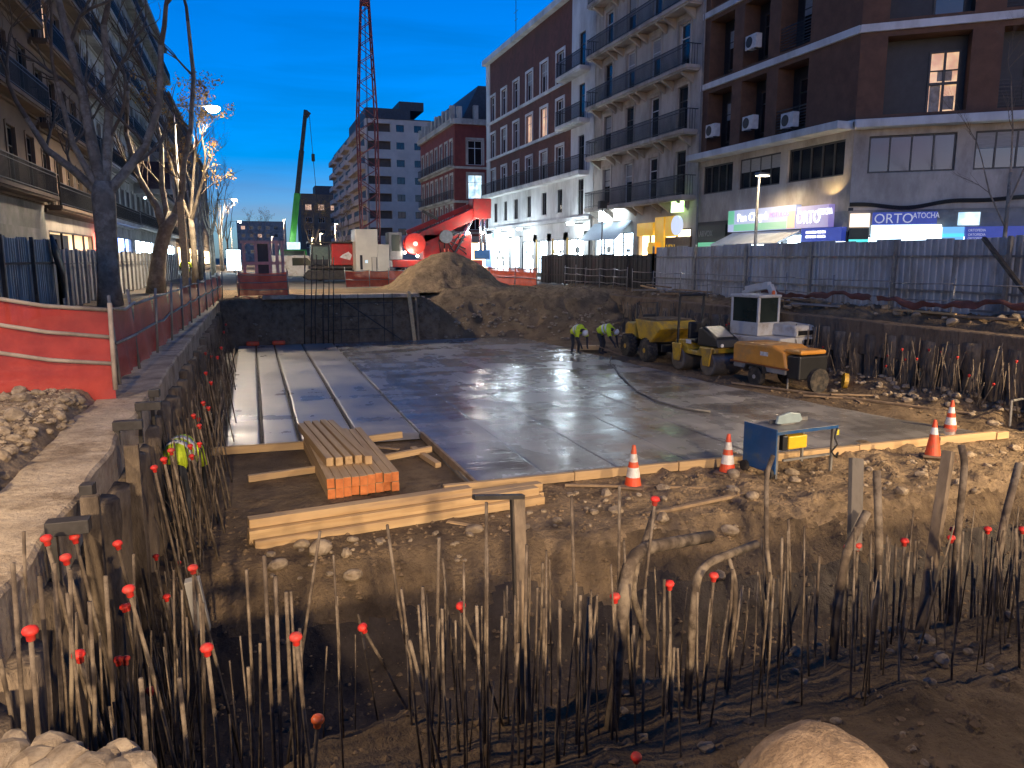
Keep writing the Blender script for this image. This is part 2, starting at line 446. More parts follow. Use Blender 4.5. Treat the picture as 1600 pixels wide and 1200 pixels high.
for k in range(70):
    x = random.uniform(-1, 9.5); y = random.choice([random.uniform(36.2, 36.6), random.uniform(36.75, 37.3)]); s = random.uniform(.05, .14)
    put_stone(far, (x, y, hz(pit_h, x, y) + s * .2), s)
# fine rubble nobody could count
def rubble(name, label, n, fx, smin, smax, m, parent=None):
    b = MB(); ico = [(0, 0, 1), (.9, 0, .2), (.2, .85, .1), (-.8, .5, 0), (-.7, -.6, .1), (.3, -.9, 0), (0, 0, -.6)]
    tri = [(0, 1, 2), (0, 2, 3), (0, 3, 4), (0, 4, 5), (0, 5, 1), (6, 2, 1), (6, 3, 2), (6, 4, 3), (6, 5, 4), (6, 1, 5)]
    for k in range(n):
        x, y, z = fx(); s = smin + (smax - smin) * random.random() ** 3; a = random.uniform(0, 6.28); c, s_ = math.cos(a) * s, math.sin(a) * s; k0 = len(b.V)
        hh = random.uniform(.4, .9)
        for p in ico: b.V.append((x + c * p[0] - s_ * p[1], y + s_ * p[0] + c * p[1] * .8, z + p[2] * s * hh))
        for t in tri: b.F.append((k0 + t[0], k0 + t[1], k0 + t[2])); b.I.append(0)
    o = b.build(name, m, parent); return tag(o, label, kind='stuff')
_bx = np.array([-2.3 - abs(random.gauss(0, 1.6)) for _ in range(9000)]); _by = np.array([random.uniform(2.4, 12.5) for _ in range(9000)]); _bz = bank_h(_bx, _by); _it = iter(zip(_bx, _by, _bz))
rubble('gravel', 'loose gravel and crumbled concrete on the left bank', 8500, lambda: next(_it), .008, .05, STONE)
_cx = rng.uniform(-1.2, 16.5, 14000); _cy = rng.uniform(2.3, 12.2, 14000); _cz = pit_h(_cx, _cy); _it2 = iter(zip(_cx, _cy, _cz))
CLOD = mat('earth_clods', (.27, .185, .105), (.13, .09, .055), rough=.95, scale=1.2, world=True, spec=.2)
rubble('dirt_clods', 'loose clods of earth on the berm, bank and ledge', 13500, lambda: next(_it2), .008, .055, CLOD)
_dx = rng.uniform(9, 20, 6000); _dy = rng.uniform(13, 42, 6000); _dz = np.where(_dx < 18, pit_h(_dx, _dy), verge_h(_dx, _dy)); _k = (_dx > slab_right(_dy) + .3)
_it3 = iter(zip(_dx[_k], _dy[_k], _dz[_k]))
rubble('dirt_clods', 'loose clods and rubble right of the slab and on the far slope', int(_k.sum()) - 1, lambda: next(_it3), .015, .09, CLOD)

# ---- the wet concrete slab, poured in lanes
SLABM = bpy.data.materials.new('wet_concrete'); SLABM.use_nodes = True
def _slab():
    n, l = SLABM.node_tree.nodes, SLABM.node_tree.links; p = n['Principled BSDF']
    g = n.new('ShaderNodeNewGeometry')
    mp = n.new('ShaderNodeMapping'); mp.inputs['Scale'].default_value = (1.0, .33, 1); l.new(g.outputs['Position'], mp.inputs[0])
    a = n.new('ShaderNodeTexNoise'); a.inputs['Scale'].default_value = 1.1; a.inputs['Detail'].default_value = 6; a.inputs['Roughness'].default_value = .6; l.new(mp.outputs[0], a.inputs['Vector'])
    mp2 = n.new('ShaderNodeMapping'); mp2.inputs['Scale'].default_value = (.30, 1.0, 1); l.new(g.outputs['Position'], mp2.inputs[0])
    a2 = n.new('ShaderNodeTexNoise'); a2.inputs['Scale'].default_value = 1.0; a2.inputs['Detail'].default_value = 4; l.new(mp2.outputs[0], a2.inputs['Vector'])
    ad = n.new('ShaderNodeMath'); ad.operation = 'ADD'; l.new(a.outputs['Fac'], ad.inputs[0]); l.new(a2.outputs['Fac'], ad.inputs[1])
    hf = n.new('ShaderNodeMath'); hf.operation = 'MULTIPLY'; hf.inputs[1].default_value = .5; l.new(ad.outputs[0], hf.inputs[0])
    oi = n.new('ShaderNodeObjectInfo')
    r = n.new('ShaderNodeValToRGB'); e = r.color_ramp.elements
    e[0].position = .40; e[0].color = (.14, .13, .118, 1); e[1].position = .61; e[1].color = (.33, .31, .28, 1)
    l.new(hf.outputs[0], r.inputs[0]); l.new(r.outputs[0], p.inputs['Base Color'])
    ro = n.new('ShaderNodeMapRange'); ro.inputs[1].default_value = .40; ro.inputs[2].default_value = .62; ro.inputs[3].default_value = .12; ro.inputs[4].default_value = .42
    l.new(hf.outputs[0], ro.inputs[0]); l.new(ro.outputs[0], p.inputs['Roughness'])
    p.inputs['Specular IOR Level'].default_value = .45
    b1 = n.new('ShaderNodeTexNoise'); b1.inputs['Scale'].default_value = 5.0; b1.inputs['Detail'].default_value = 5; l.new(mp2.outputs[0], b1.inputs['Vector'])
    b2 = n.new('ShaderNodeTexNoise'); b2.inputs['Scale'].default_value = 28.0; b2.inputs['Detail'].default_value = 3; l.new(g.outputs['Position'], b2.inputs['Vector'])
    mb = n.new('ShaderNodeMath'); mb.operation = 'MULTIPLY_ADD'; mb.inputs[1].default_value = .22; l.new(b2.outputs['Fac'], mb.inputs[0]); l.new(b1.outputs['Fac'], mb.inputs[2])
    bp = n.new('ShaderNodeBump'); bp.inputs['Strength'].default_value = .40; bp.inputs['Distance'].default_value = .022
    l.new(mb.outputs[0], bp.inputs['Height']); l.new(bp.outputs[0], p.inputs['Normal'])
_slab()
SLABD = SLABM.copy(); SLABD.name = 'drying_concrete'                      # the first lanes were poured earlier and are drier
SLABD.node_tree.nodes['Principled BSDF'].inputs['Specular IOR Level'].default_value = .25
for n_ in SLABD.node_tree.nodes:
    if n_.type == 'MAP_RANGE': n_.inputs[3].default_value = .24; n_.inputs[4].default_value = .55
    if n_.type == 'VALTORGB': n_.color_ramp.elements[0].color = (.19, .175, .155, 1); n_.color_ramp.elements[1].color = (.40, .375, .335, 1)
slab = thing('concrete_slab', 'wide wet grey concrete slab poured in lanes across the pit floor', 'slab', (0, 0, 0)); del slab['category']; slab['kind'] = 'structure'
edges = [-.75, .02, .80, 2.02, 3.43, 4.9, 6.35, 7.9, 9.4, 10.9, 12.4, 99]
for k in range(len(edges) - 1):
    x0, x1 = edges[k], edges[k + 1]
    y0, y1 = (16.55, 36.5) if x1 < 3.5 else (12.42, 36.5)
    ny = int((y1 - y0) / .16); U = np.array([0, .012, .03, .08, .18, .3, .42, .5, .58, .7, .82, .92, .97, .988, 1.0])
    ys = np.linspace(y0, y1, ny); zoff = random.uniform(-.003, .004)
    V, Fq = [], []
    keep = []
    for j, y in enumerate(ys):
        gap = .004 if x0 > 3 else .028
        a = x0 + gap + .03 * float(fbm(np.array([y * .9]), np.array([k * 7.1]), 3, 61)[0])
        b = min(x1, float(slab_right(y)) + .25 * float(fbm(np.array([y * .8]), np.array([3.3]), 4, 66)[0])) - gap
        if b - a < .15: b = a + .15
        if j in (0, ny - 1): dz_end = -.10
        else: dz_end = 0
        for u in U:
            x = a + (b - a) * u
            ed = (-.11 if (x0 < 3.4 and u == 1.0) or (x0 < 3.5 and u == 0) else -.006) if u in (0, 1.0) else (-.012 if x0 < 3.4 and u in (.012, .988) else 0)
            z = -2.2 + zoff + .020 * float(0) + ed + dz_end
            V.append((x, y, z))
    V = np.array(V); V[:, 2] += .022 * fbm(V[:, 0] * .9, V[:, 1] * .9, 3, 77) + .010 * fbm(V[:, 0] * 3, V[:, 1] * 1.4, 3, 79)
    nu = len(U)
    for j in range(ny - 1):
        for i in range(nu - 1): Fq.append((j * nu + i, j * nu + i + 1, (j + 1) * nu + i + 1, (j + 1) * nu + i))
    me = bpy.data.meshes.new('slab_lane'); me.from_pydata(V.tolist(), [], Fq); me.polygons.foreach_set('use_smooth', [True] * len(Fq)); me.materials.append(SLABM); me.update()
    if k < 4: me.materials[0] = SLABD
    place('slab_lane', me, slab)

# ---- pile walls
pile_me = []
for s in range(5):
    b = MB(); n = 12; rings = []
    rs = np.random.RandomState(s + 90); zs = np.linspace(-3.7, -.55, 15)
    for z in zs:
        bul = 1 + rs.uniform(-.10, .10)
        rings.append([b.v((.29 * bul * (1 + rs.uniform(-.08, .08)) * math.cos(2 * math.pi * j / n), .29 * bul * (1 + rs.uniform(-.08, .08)) * math.sin(2 * math.pi * j / n), z)) for j in range(n)])
    for a, c in zip(rings, rings[1:]):
        for j in range(n): b.f([a[j], a[(j + 1) % n], c[(j + 1) % n], c[j]])
    b.f(rings[-1]); pile_me.append(b.mesh('pile', PILE, True))
def strip(name, x0, x1, y0, y1, ztop, zbot, m, parent, seed, jx=.05):
    ys = np.arange(y0, y1, .16); prof = [(x0, zbot), (x0, ztop - .03), (x0 + .03, ztop), ((x0 + x1) / 2, ztop), (x1 - .03, ztop), (x1, ztop - .03), (x1, (ztop + zbot) / 2), (x1, zbot)]
    V = []
    for y in ys:
        for (x, z) in prof:
            V.append((x + jx * float(fbm(np.array([y * 1.1 + x]), np.array([z * 2.]), 3, seed)[0]) * 2, y, z + .03 * float(fbm(np.array([y * 1.7]), np.array([x * 3]), 3, seed + 4)[0]) * 2))
    n = len(prof); Fq = [(j * n + i, (j + 1) * n + i, (j + 1) * n + i + 1, j * n + i + 1) for j in range(len(ys) - 1) for i in range(n - 1)]
    me = bpy.data.meshes.new(name); me.from_pydata(V, [], Fq); me.materials.append(m); me.update()
    return place(name, me, parent)
lw = thing('retaining_wall', 'weathered concrete pile wall with flat guide beam along the left pit edge', 'wall', (-1.78, 3, 0))
o = strip('guide_beam', -2.12, -1.45, 1.9, 37, -.20, -.85, CONC, None, 11); o.parent = lw; o.location = (1.78, -3, 0)
y = 2.6
while y < 36.4:
    place('pile', random.choice(pile_me), lw, Matrix.Translation((.18 + random.uniform(-.05, .05), y - 3, random.uniform(-.12, .05))) @ Matrix.Rotation(random.uniform(0, 6), 4, 'Z')); y += random.uniform(.60, .80)
rw = thing('retaining_wall', 'brown concrete pile wall along the far right pit edge below the hoarding', 'wall', (18.2, 10, 0))
o = strip('guide_beam', 17.90, 18.5, 2.0, 39, -.22, -1.25, DIRTC, None, 23, .11); o.parent = rw; o.location = (-18.2, -10, 0)
y = 7.5
while y < 37.5:
    place('pile', random.choice(pile_me), rw, Matrix.Translation((-.12 + random.uniform(-.05, .05), y - 10, random.uniform(-.12, .05))) @ Matrix.Rotation(random.uniform(0, 6), 4, 'Z')); y += random.uniform(.58, .74)
bl = MB().box(.4, 7.6, 36.62, 37.5, -.16, .02); tag(bl.build('concrete_kerb', CONC, bevel=.02), 'long pale concrete edge on top of the dark back wall', 'kerb')

# near rim: stones at the lower left, sandy boulder at the lower right
for px, py, s in ((20, 1150, .10), (75, 1165, .13), (100, 1185, .16), (165, 1175, .10), (190, 1165, .10), (40, 1190, .14), (140, 1198, .15), (205, 1190, .11), (10, 1175, .12), (70, 1198, .12), (185, 1200, .13), (110, 1160, .07)):
    q = atZ(px, py, -.02); put_stone(near, (q.x, q.y, -.06 + s * .1), s * .75, (1, .85, .6))
bm_ = MB(); rs = np.random.RandomState(4)
rings = []
for i in range(15):
    t = i / 14; ph = t * math.pi * .5
    rr = math.cos(ph * .985) ** .8; zz = math.sin(ph)
    rings.append([bm_.v((rr * math.cos(2 * math.pi * j / 40) * (1 + .05 * math.sin(3 * j / 40 * 6.28 + 1)), rr * math.sin(2 * math.pi * j / 40) * (1 + .05 * math.cos(2 * j / 40 * 6.28)), zz + .10 * float(fbm(np.array([rr * math.cos(2 * math.pi * j / 40) * 2.2]), np.array([rr * math.sin(2 * math.pi * j / 40) * 2.2]), 4, 5)[0]))) for j in range(40)])
bm_.f(rings[-1])
for a, c in zip(rings, rings[1:]):
    for j in range(40): bm_.f([a[j], a[(j + 1) % 40], c[(j + 1) % 40], c[j]])
blob = bm_.build('boulder', mat('sandy_boulder', (.42, .29, .17), (.25, .165, .095), rough=.95, scale=4, bump=.8, bscale=16, bdist=.02, spec=.2, dirt=(.19, .13, .08), dscale=3), smooth=True)
q = atZ(1235, 1190, -.15); blob.location = (q.x - .02, q.y - .12, -.47); blob.scale = (.32, .32, .49); blob.rotation_euler = (0, .32, .1)
tag(blob, 'rounded sandy boulder at the bottom edge in front of the bars', 'boulder')
# ================================================================== buildings
BRICK = mat('dark_brick', (.155, .058, .042), (.10, .038, .028), rough=.85, scale=2.0, bump=.25, bscale=30, dirt=(.085, .04, .03), dscale=.5, bdist=.01)
BRICKB = mat('brown_brick', (.135, .070, .042), (.09, .046, .028), rough=.85, scale=2.0, bump=.25, bscale=30, bdist=.01)
REDW = mat('red_render', (.22, .045, .035), (.15, .032, .026), rough=.85, scale=1.5)
CREAM = mat('cream_render', (.50, .44, .37), (.36, .31, .26), rough=.85, scale=1.1, dirt=(.22, .185, .15), dscale=.35, stretch=(1, 1, .45))
WHITEW = mat('white_render', (.66, .66, .64), (.50, .50, .49), rough=.8, scale=.9, dirt=(.34, .33, .31), dscale=.3, stretch=(1, 1, .4))
BEIGE = mat('beige_render', (.56, .47, .40), (.44, .37, .32), rough=.85, scale=.5)
TANW = mat('tan_render', (.21, .145, .10), (.14, .098, .068), rough=.9, scale=1.0, dirt=(.11, .08, .06), dscale=.5)
GREYW = mat('grey_render', (.30, .285, .265), (.20, .19, .175), rough=.9, scale=1.0, dirt=(.13, .12, .11), dscale=.4)
GREYL = mat('pale_grey_render', (.40, .39, .37), (.29, .28, .265), rough=.85, scale=.9, dirt=(.18, .17, .155), dscale=.35, stretch=(1, 1, .4))
SLATE = mat('slate_roof', (.05, .055, .065), (.035, .035, .04), rough=.6, scale=3)
IRON = mat('black_iron', (.018, .018, .020), (.010, .010, .012), rough=.5, scale=20)
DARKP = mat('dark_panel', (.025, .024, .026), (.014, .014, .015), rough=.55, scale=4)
WFRAME = mat('white_frame', (.62, .62, .60), (.48, .48, .47), rough=.5, scale=6)
DFRAME = mat('dark_frame', (.05, .045, .04), (.03, .027, .025), rough=.5, scale=6)
GLASS = mat('dark_glass', (.012, .014, .018), (.008, .009, .012), rough=.06, scale=1, spec=.8)
BLIND = mat('roller_blind', (.32, .31, .29), (.25, .24, .23), rough=.7, scale=3, stretch=(1, 1, 12))
WARMW = glow('lit_window_warm', (1.0, .62, .30), .95, (.5, .22, .08), 2.2)
COOLW = glow('lit_window_cool', (.75, .92, 1.0), 1.6, (.2, .35, .45), 2.0)
SHOPW = glow('lit_shop_white', (.80, .93, 1.0), 13.0, (.42, .62, .80), .9)
SHOPY = glow('lit_shop_yellow', (1.0, .80, .48), 6.0, (.75, .45, .18), .9)
WIN_CACHE = {}
def window_mesh(w, h, kind):
    k = (round(w, 2), round(h, 2), kind)
    if k in WIN_CACHE: return WIN_CACHE[k]
    fm = WFRAME if kind.startswith('w') else DFRAME
    t = .07
    b = MB(); y0, y1 = .10, .17
    b.box(0, t, y0, y1, 0, h); b.box(w - t, w, y0, y1, 0, h); b.box(t, w - t, y0, y1, 0, t); b.box(t, w - t, y0, y1, h - t, h)
    nm = max(1, round(w / .75))
    for j in range(1, nm): x = w * j / nm; b.box(x - .03, x + .03, y0 - .008, y1 - .008, t, h - t)
    if h > 1.9: b.box(t, w - t, y0 + .006, y1 - .004, h * .68, h * .68 + .05)
    fr = b.mesh('frame', fm)
    pm = {'c': COOLW, 'y': WARMW}.get(kind[1] if len(kind) > 1 else '', GLASS)
    pa = MB().box(t * .5, w - t * .5, .145, .155, t * .5, h - t * .5).mesh('pane', pm)
    bl = MB().box(t, w - t, .112, .132, h * .55, h - t).mesh('blind', BLIND) if len(kind) > 1 and kind[1] == 'b' else None
    sl = MB().box(-.10, w + .10, -.09, .10, -.09, -.004).mesh('sill', WHITEW) if 's' in kind else None
    WIN_CACHE[k] = (fr, pa, bl, sl); return WIN_CACHE[k]
class Bld:
    def __init__(s, name, label, base, cat='building', group=None):
        s.root = thing(name, label, cat, base, 0, group); s.base = Vector(base)
    def face(s, origin, ang):
        """ang: heading of the facade seen left to right, 0 = +x"""
        s.M = Matrix.Translation(Vector(origin) - s.base) @ Matrix.Rotation(ang, 4, 'Z'); return s
    def mb(s): b = MB(); b.m = s.M; return b
    def part(s, name, b, m, parent=None, bevel=0):
        o = b.build(name, m, None, bevel=bevel); o.parent = parent or s.root
        if parent is not None: o.matrix_parent_inverse = parent.matrix_basis.inverted()
        return o
    def wall(s, L, H, ops, m, z0=0, depth=.32, name='wall'):
        us = sorted({0, L} | {u for o in ops for u in (o[0], o[1])}); zs = sorted({z0, H} | {z for o in ops for z in (o[2], o[3])})
        us = [u for u in us if 0 <= u <= L]; zs = [z for z in zs if z0 <= z <= H]
        b = s.mb()
        for ua, ub in zip(us, us[1:]):
            run = None
            for za, zb in zip(zs, zs[1:]):
                cu, cz = (ua + ub) / 2, (za + zb) / 2
                hole = any(o[0] < cu < o[1] and o[2] < cz < o[3] for o in ops)
                if not hole: b.quad((ua, 0, za), (ub, 0, za), (ub, 0, zb), (ua, 0, zb))
        for u0, u1, za, zb in [o[:4] for o in ops]:
            d = depth
            b.quad((u0, 0, za), (u0, 0, zb), (u0, d, zb), (u0, d, za)); b.quad((u1, 0, zb), (u1, 0, za), (u1, d, za), (u1, d, zb))
            b.quad((u0, 0, zb), (u1, 0, zb), (u1, d, zb), (u0, d, zb)); b.quad((u0, d, za), (u1, d, za), (u1, 0, za), (u0, 0, za))
        b.box(0, L, depth + .01, depth + .05, z0, H)
        return s.part(name, b, m)
    def window(s, u0, u1, z0, z1, kind='d', name='window'):
        fr, pa, bl, sl = window_mesh(u1 - u0, z1 - z0, kind)
        M = s.M @ Matrix.Translation((u0, 0, z0))
        o = place(name, fr, s.root, M); place('pane', pa, o)
        if bl: place('blind', bl, o)
        if sl: place('sill', sl, o)
        return o
    def balcony(s, u0, u1, z, out=.75, rail=1.0, m=WHITEW, thick=.16, step=.13, corb=None):
        b = s.mb(); b.box(u0, u1, -out, -.002, z - thick, z); b.box(u0 + .06, u1 - .06, -out + .08, -.004, z - thick - .09, z - thick - .002)
        o = s.part('balcony', b, m)
        if corb:
            for u in corb:
                c = s.mb(); c.prism([(-.003, z - thick - .09), (-out * .82, z - thick - .09), (-out * .78, z - thick - .17), (-.25, z - thick - .42), (-.003, z - thick - .62)], u - .09, u + .09, 'YZ'); s.part('corbel', c, m, o)
        r = s.mb(); y = -out + .05
        r.box(u0 + .03, u1 - .03, y - .02, y + .02, z + rail - .04, z + rail); r.box(u0 + .03, u1 - .03, y - .015, y + .015, z + .08, z + .11); r.box(u0 + .03, u1 - .03, y - .012, y + .012, z + rail - .2, z + rail - .17)
        n = int((u1 - u0) / step)
        for j in range(n + 1):
            u = u0 + .04 + (u1 - u0 - .08) * j / n; r.box(u - .011, u + .011, y - .011, y + .011, z + .003, z + rail - .04)
        for u in (u0 + .04, u1 - .04):
            r.box(u - .02, u + .02, y, -.003, z + rail - .05, z + rail - .012)
            for j in range(1, 5): r.box(u - .01, u + .01, y + (-.03 - y) * j / 5 - .01, y + (-.03 - y) * j / 5 + .01, z + .003, z + rail - .05)
        s.part('railing', r, IRON, o); return o
    def band(s, u0, u1, z0, z1, out, m, name='band', bevel=0):
        return s.part(name, s.mb().box(u0, u1, -out, -.002, z0, z1), m, bevel=bevel)
    def body(s, L, H, dep, m, z0=0, roof=SLATE, y0=.4):
        b = s.mb(); b.box(.02, L - .02, y0, dep, z0, H - .02); o = s.part('body', b, m)
        r = s.mb(); r.box(-.03, L + .03, -.1, dep + .05, H, H + .18); s.part('roof', r, roof); return o
XR = 22.5
def yu(Y): return Y

# ---------- brown brick corner block with canopy and shops
b1 = Bld('apartment_block', 'dark brown brick apartment block on the chamfered corner, shops under its pale canopy', (22.5, 36.2, 0))
L1 = 36.2 - 25.2
CH_O, CH_A = (22.5, 25.2, 0), -R(39)
def b1_front(u_of, L, first, face_o, face_a, mez, bays, floors=6, chamfer=False):
    b1.face(face_o, face_a)
    ops = [(u0, u1, 4.95, 6.35) for u0, u1 in mez]
    for f in range(1, floors):
        z = 7.0 + (f - 1) * 3.45
        for (u0, u1, k) in bays: ops.append((u0, u1, z + .12, z + 2.95))
    up = [o for o in ops if o[2] > 6.8]; lo = [o for o in ops if o[2] < 6.8]
    b1.wall(L, 6.75, lo, CREAM, z0=3.55, name='mezzanine_wall'); b1.wall(L, 7.0 + floors * 3.45, up, BRICKB, z0=6.75, name='brick_wall', depth=.9)
    for (u0, u1) in mez: b1.window(u0, u1, 4.95, 6.35, 'db' if u0 in (3.5, 4.15) else 'd')
    for f in range(1, floors):
        z = 7.0 + (f - 1) * 3.45
        b1.band(-.02, L + .02, z - .30, z - .02, .12, WHITEW)
        for (u0, u1, k) in bays:
            lit = chamfer and f == 1 and k == 'L'
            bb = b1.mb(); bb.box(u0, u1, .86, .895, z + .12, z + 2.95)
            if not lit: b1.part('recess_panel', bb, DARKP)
            w = u1 - u0
            if k == 'L':
                ws, we = u0 + w * .55, u0 + w * .93
            else:
                ws, we = u0 + w * .25, u0 + w * .75
            oldM = b1.M; b1.M = b1.M @ Matrix.Translation((0, .68, 0))
            if lit:
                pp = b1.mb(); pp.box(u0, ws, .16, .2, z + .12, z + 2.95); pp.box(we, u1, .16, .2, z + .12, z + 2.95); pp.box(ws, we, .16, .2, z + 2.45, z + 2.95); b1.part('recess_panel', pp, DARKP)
                wn_ = b1.window(ws, we, z + .14, z + 2.44, 'dy', 'lit_window'); wn_['label'] = 'warm lit window in the dark bay'
                cu = b1.mb(); cu.box(ws + .1, ws + .45, .135, .143, z + .25, z + 1.3); cu.box(we - .5, we - .12, .135, .143, z + .3, z + .8); cu.box(we - .75, we - .25, .136, .142, z + 1.35, z + 1.75); mu = b1.mb(); xm = (ws + we) / 2; mu.box(xm - .045, xm + .045, .05, .10, z + .14, z + 2.44); mu.box(ws, we, .052, .098, z + 1.2, z + 1.3); b1.part('mullion', mu, DFRAME, wn_); b1.part('curtain', cu, mat('curtain', (.5, .42, .34), (.3, .24, .18), scale=5))
            else:
                b1.window(ws, we, z + .5 if k != 'L' else z + .14, z + 2.44, 'db' if random.random() < .35 else 'd')
            b1.M = oldM
            r = b1.mb(); r.box(u0 + .01, u1 - .01, .03, .06, z + 1.08, z + 1.13)
            for j in range(7): r.box(u0 + .01, u1 - .01, .035, .055, z + .2 + j * .125, z + .235 + j * .125)
            if k == 'R': b1.part('railing', r, IRON)
    return
b1_front(None, L1, 0, (22.5, 36.2, 0), -R(90), [(.35, 3.0), (3.5, 6.6), (7.1, 10.55)], [(.55, 2.6, 'a'), (3.4, 5.3, 'a'), (6.1, 8.1, 'R')])
b1_front(None, 10, 0, CH_O, CH_A, [(.55, 3.55), (4.15, 6.9), (7.4, 9.6)], [(.95, 3.75, 'L'), (4.75, 8.4, 'R')], chamfer=True)
# canopy slab, roof
b1.face((22.5, 36.2, 0), -R(90))
b1.part('canopy', b1.mb().box(0, L1 + .02, -.85, -.003, 6.62, 6.92), WHITEW, bevel=.02)
b1.body(L1 - 1.0, 7.0 + 6 * 3.45, 13, BRICKB, z0=0, y0=1.0)
b1.part('drainpipe', b1.mb().cyl((.12, -.10, 0.1), (.12, -.10, 27), .06, n=8), GREYW)
b1.face(CH_O, CH_A)
b1.part('canopy', b1.mb().box(.0, 10, -.60, -.003, 6.60, 6.90), WHITEW, bevel=.02)
b1.body(10, 7.0 + 6 * 3.45, 8, BRICKB, z0=0, y0=1.0)
# air conditioners on the street face
AC_BODY = mat('ac_casing', (.60, .59, .56), (.45, .44, .42), rough=.5, scale=5)
def aircon(M, parent):
    b = MB(); b.m = M; b.box(0, .82, -.34, -.02, 0, .62); o = b.build('air_conditioner', AC_BODY, parent, bevel=.015)
    f = MB(); f.m = M; f.lathe([(.0, -.352), (.24, -.352), (.24, -.342), (.0, -.342)], 20, 'Y', (.30, 0, .31)); f.build('fan_grille', DARKP, o)
    k = MB(); k.m = M; k.box(.1, .14, -.32, -.003, -.05, -.004); k.box(.66, .70, -.32, -.003, -.05, -.004); k.build('bracket', IRON, o)
b1.face((22.5, 36.2, 0), -R(90))
for px, py in ((1103, 216), (1160, 205), (1220, 202), (1165, 80)):
    p = atX(px, py, XR - .3); u = 36.2 - p.y
    aircon(b1.M @ Matrix.Translation((u, 0, p.z)), b1.root)
# ground floor: lit shops recessed under the fascia
def shop(bld, u0, u1, zt, glowm, dark=None, depth=.3, n=4, name='shopfront', z0=.15):
    b = bld.mb(); b.box(u0, u1, depth, depth + .05, z0, zt); o = bld.part(name, b, glowm)
    f = bld.mb()
    for j in range(n + 1): u = u0 + (u1 - u0) * j / n; f.box(u - .04, u + .04, -.04, .06, z0, zt)
    f.box(u0, u1, -.03, .05, z0, z0 + .35); f.box(u0, u1, -.03, .05, zt - .08, zt)
    bld.part('mullions', f, dark or DFRAME, o)
    for j in range(n * 2):
        g = bld.mb(); u = random.uniform(u0 + .1, u1 - .5); w = random.uniform(.25, .7); z = random.choice([.15, .6, 1.2, 1.7]); g.box(u, u + w, depth - .14 - .01 * j, depth - .02 - .001 * j, z + .36, z + .36 + random.uniform(.2, .5))
        bld.part('display', g, random.choice([DARKP, BLIND, CREAM]), o)
    return o
SIGNB = mat('sign_blue', (.03, .05, .30), (.02, .035, .22), rough=.4, scale=3, emit=(.05, .09, .45), estr=.45)
SIGNG = mat('sign_dark_green', (.012, .03, .02), (.008, .02, .014), rough=.4, scale=3)
SIGNL = glow('sign_light_panel', (.60, .68, 1.0), .5, (.45, .55, .95), 1.5)
SIGNGR = glow('sign_green_strip', (.03, .5, .18), .7)
SIGNTEAL = glow('sign_teal_strip', (.02, .75, .65), 1.0)
LETW = glow('sign_letters_white', (.9, .92, 1.0), 2.4)
LETP = glow('sign_letters_violet', (.35, .08, .65), .9)
LETO = glow('sign_orange', (1.0, .30, .06), 1.0)
SIGNY = mat('sign_yellow', (.75, .45, .03), (.60, .34, .02), rough=.5, scale=3, emit=(1, .55, .04), estr=.35)
b1.face((22.5, 36.2, 0), -R(90))
sy = lambda px: 36.2 - atX(px, 340, XR - .12).y
fw = b1.mb(); fw.box(0, sy(1142), -.02, .3, 0, 3.54); b1.part('shop_surround', fw, DARKP)
shop(b1, sy(1142), L1, 2.75, SHOPW, n=6)
fa = b1.mb(); fa.box(sy(1142), L1, -.01, .3, 2.76, 3.54); b1.part('fascia', fa, GREYW)
u0, u1 = sy(1090), sy(1134)
o = b1.part('shop_sign', b1.mb().box(u0 + .1, u1, -.12, -.022, 2.55, 3.35), SIGNG)
text('lettering', 'ARVOX', .42, mat('sign_grey_letters', (.35, .36, .33), rough=.6), o, b1.M @ Matrix.Translation((u0 + .25, -.125, 2.80)) @ Matrix.Rotation(R(90), 4, 'X'), .008, sx=.85)
o = b1.part('shop_sign', b1.mb().box(u0 + .1, u1, -.10, -.022, 2.25, 2.50), SIGNGR)
o = b1.part('shop_sign', b1.mb().box(u0 + .1, u1, -.10, -.022, 1.6, 2.22), SHOPY)
u0, u1 = sy(1143), sy(1248)
o = b1.part('shop_sign', b1.mb().box(u0, u1, -.30, -.012, 2.95, 3.95), SIGNL); o['label'] = 'lit multicoloured shop sign above an awning'
b1.part('green_panel', b1.mb().box(u0 + .5, u1 - .55, -.315, -.301, 2.97, 3.28), SIGNGR, o); b1.part('green_panel', b1.mb().box(u0 + .01, u0 + .5, -.315, -.301, 3.3, 3.93), SIGNGR, o); b1.part('orange_panel', b1.mb().box(u1 - .5, u1 - .01, -.315, -.301, 2.97, 3.7), LETO, o)
text('lettering', 'Pan Chapó', .50, LETW, o, b1.M @ Matrix.Translation((u0 + .75, -.32, 3.42)) @ Matrix.Rotation(R(90), 4, 'X') @ Matrix.Shear('XZ', 4, (0, 0)), .01, sx=1.05)
text('lettering', 'ROTULOS', .30, LETP, o, b1.M @ Matrix.Translation((u1 - 1.75, -.32, 3.50)) @ Matrix.Rotation(R(90), 4, 'X'), .01)
aw = b1.mb(); aw.prism([(-.02, 2.9), (-1.25, 2.35), (-1.25, 2.28), (-.02, 2.8)], u0, u1 + .1, 'YZ'); b1.part('awning', aw, WHITEW)
u0, u1 = sy(1250), sy(1300)
o = b1.part('shop_sign', b1.mb().box(u0, u1, -.30, -.012, 2.95, 3.85), glow('sign_violet_panel', (.45, .38, .95), .35, (.35, .18, .8), 2)); o['label'] = 'lit violet shop sign with bold white letters'
text('lettering', 'ORTO', .72, LETW, o, b1.M @ Matrix.Translation((u0 + .02, -.32, 3.14)) @ Matrix.Rotation(R(90), 4, 'X'), .012, sx=.72)
text('lettering', 'ATOCHA', .34, LETW, o, b1.M @ Matrix.Translation((u0 + 1.32, -.32, 3.45)) @ Matrix.Rotation(R(90), 4, 'X'), .012, sx=.60)
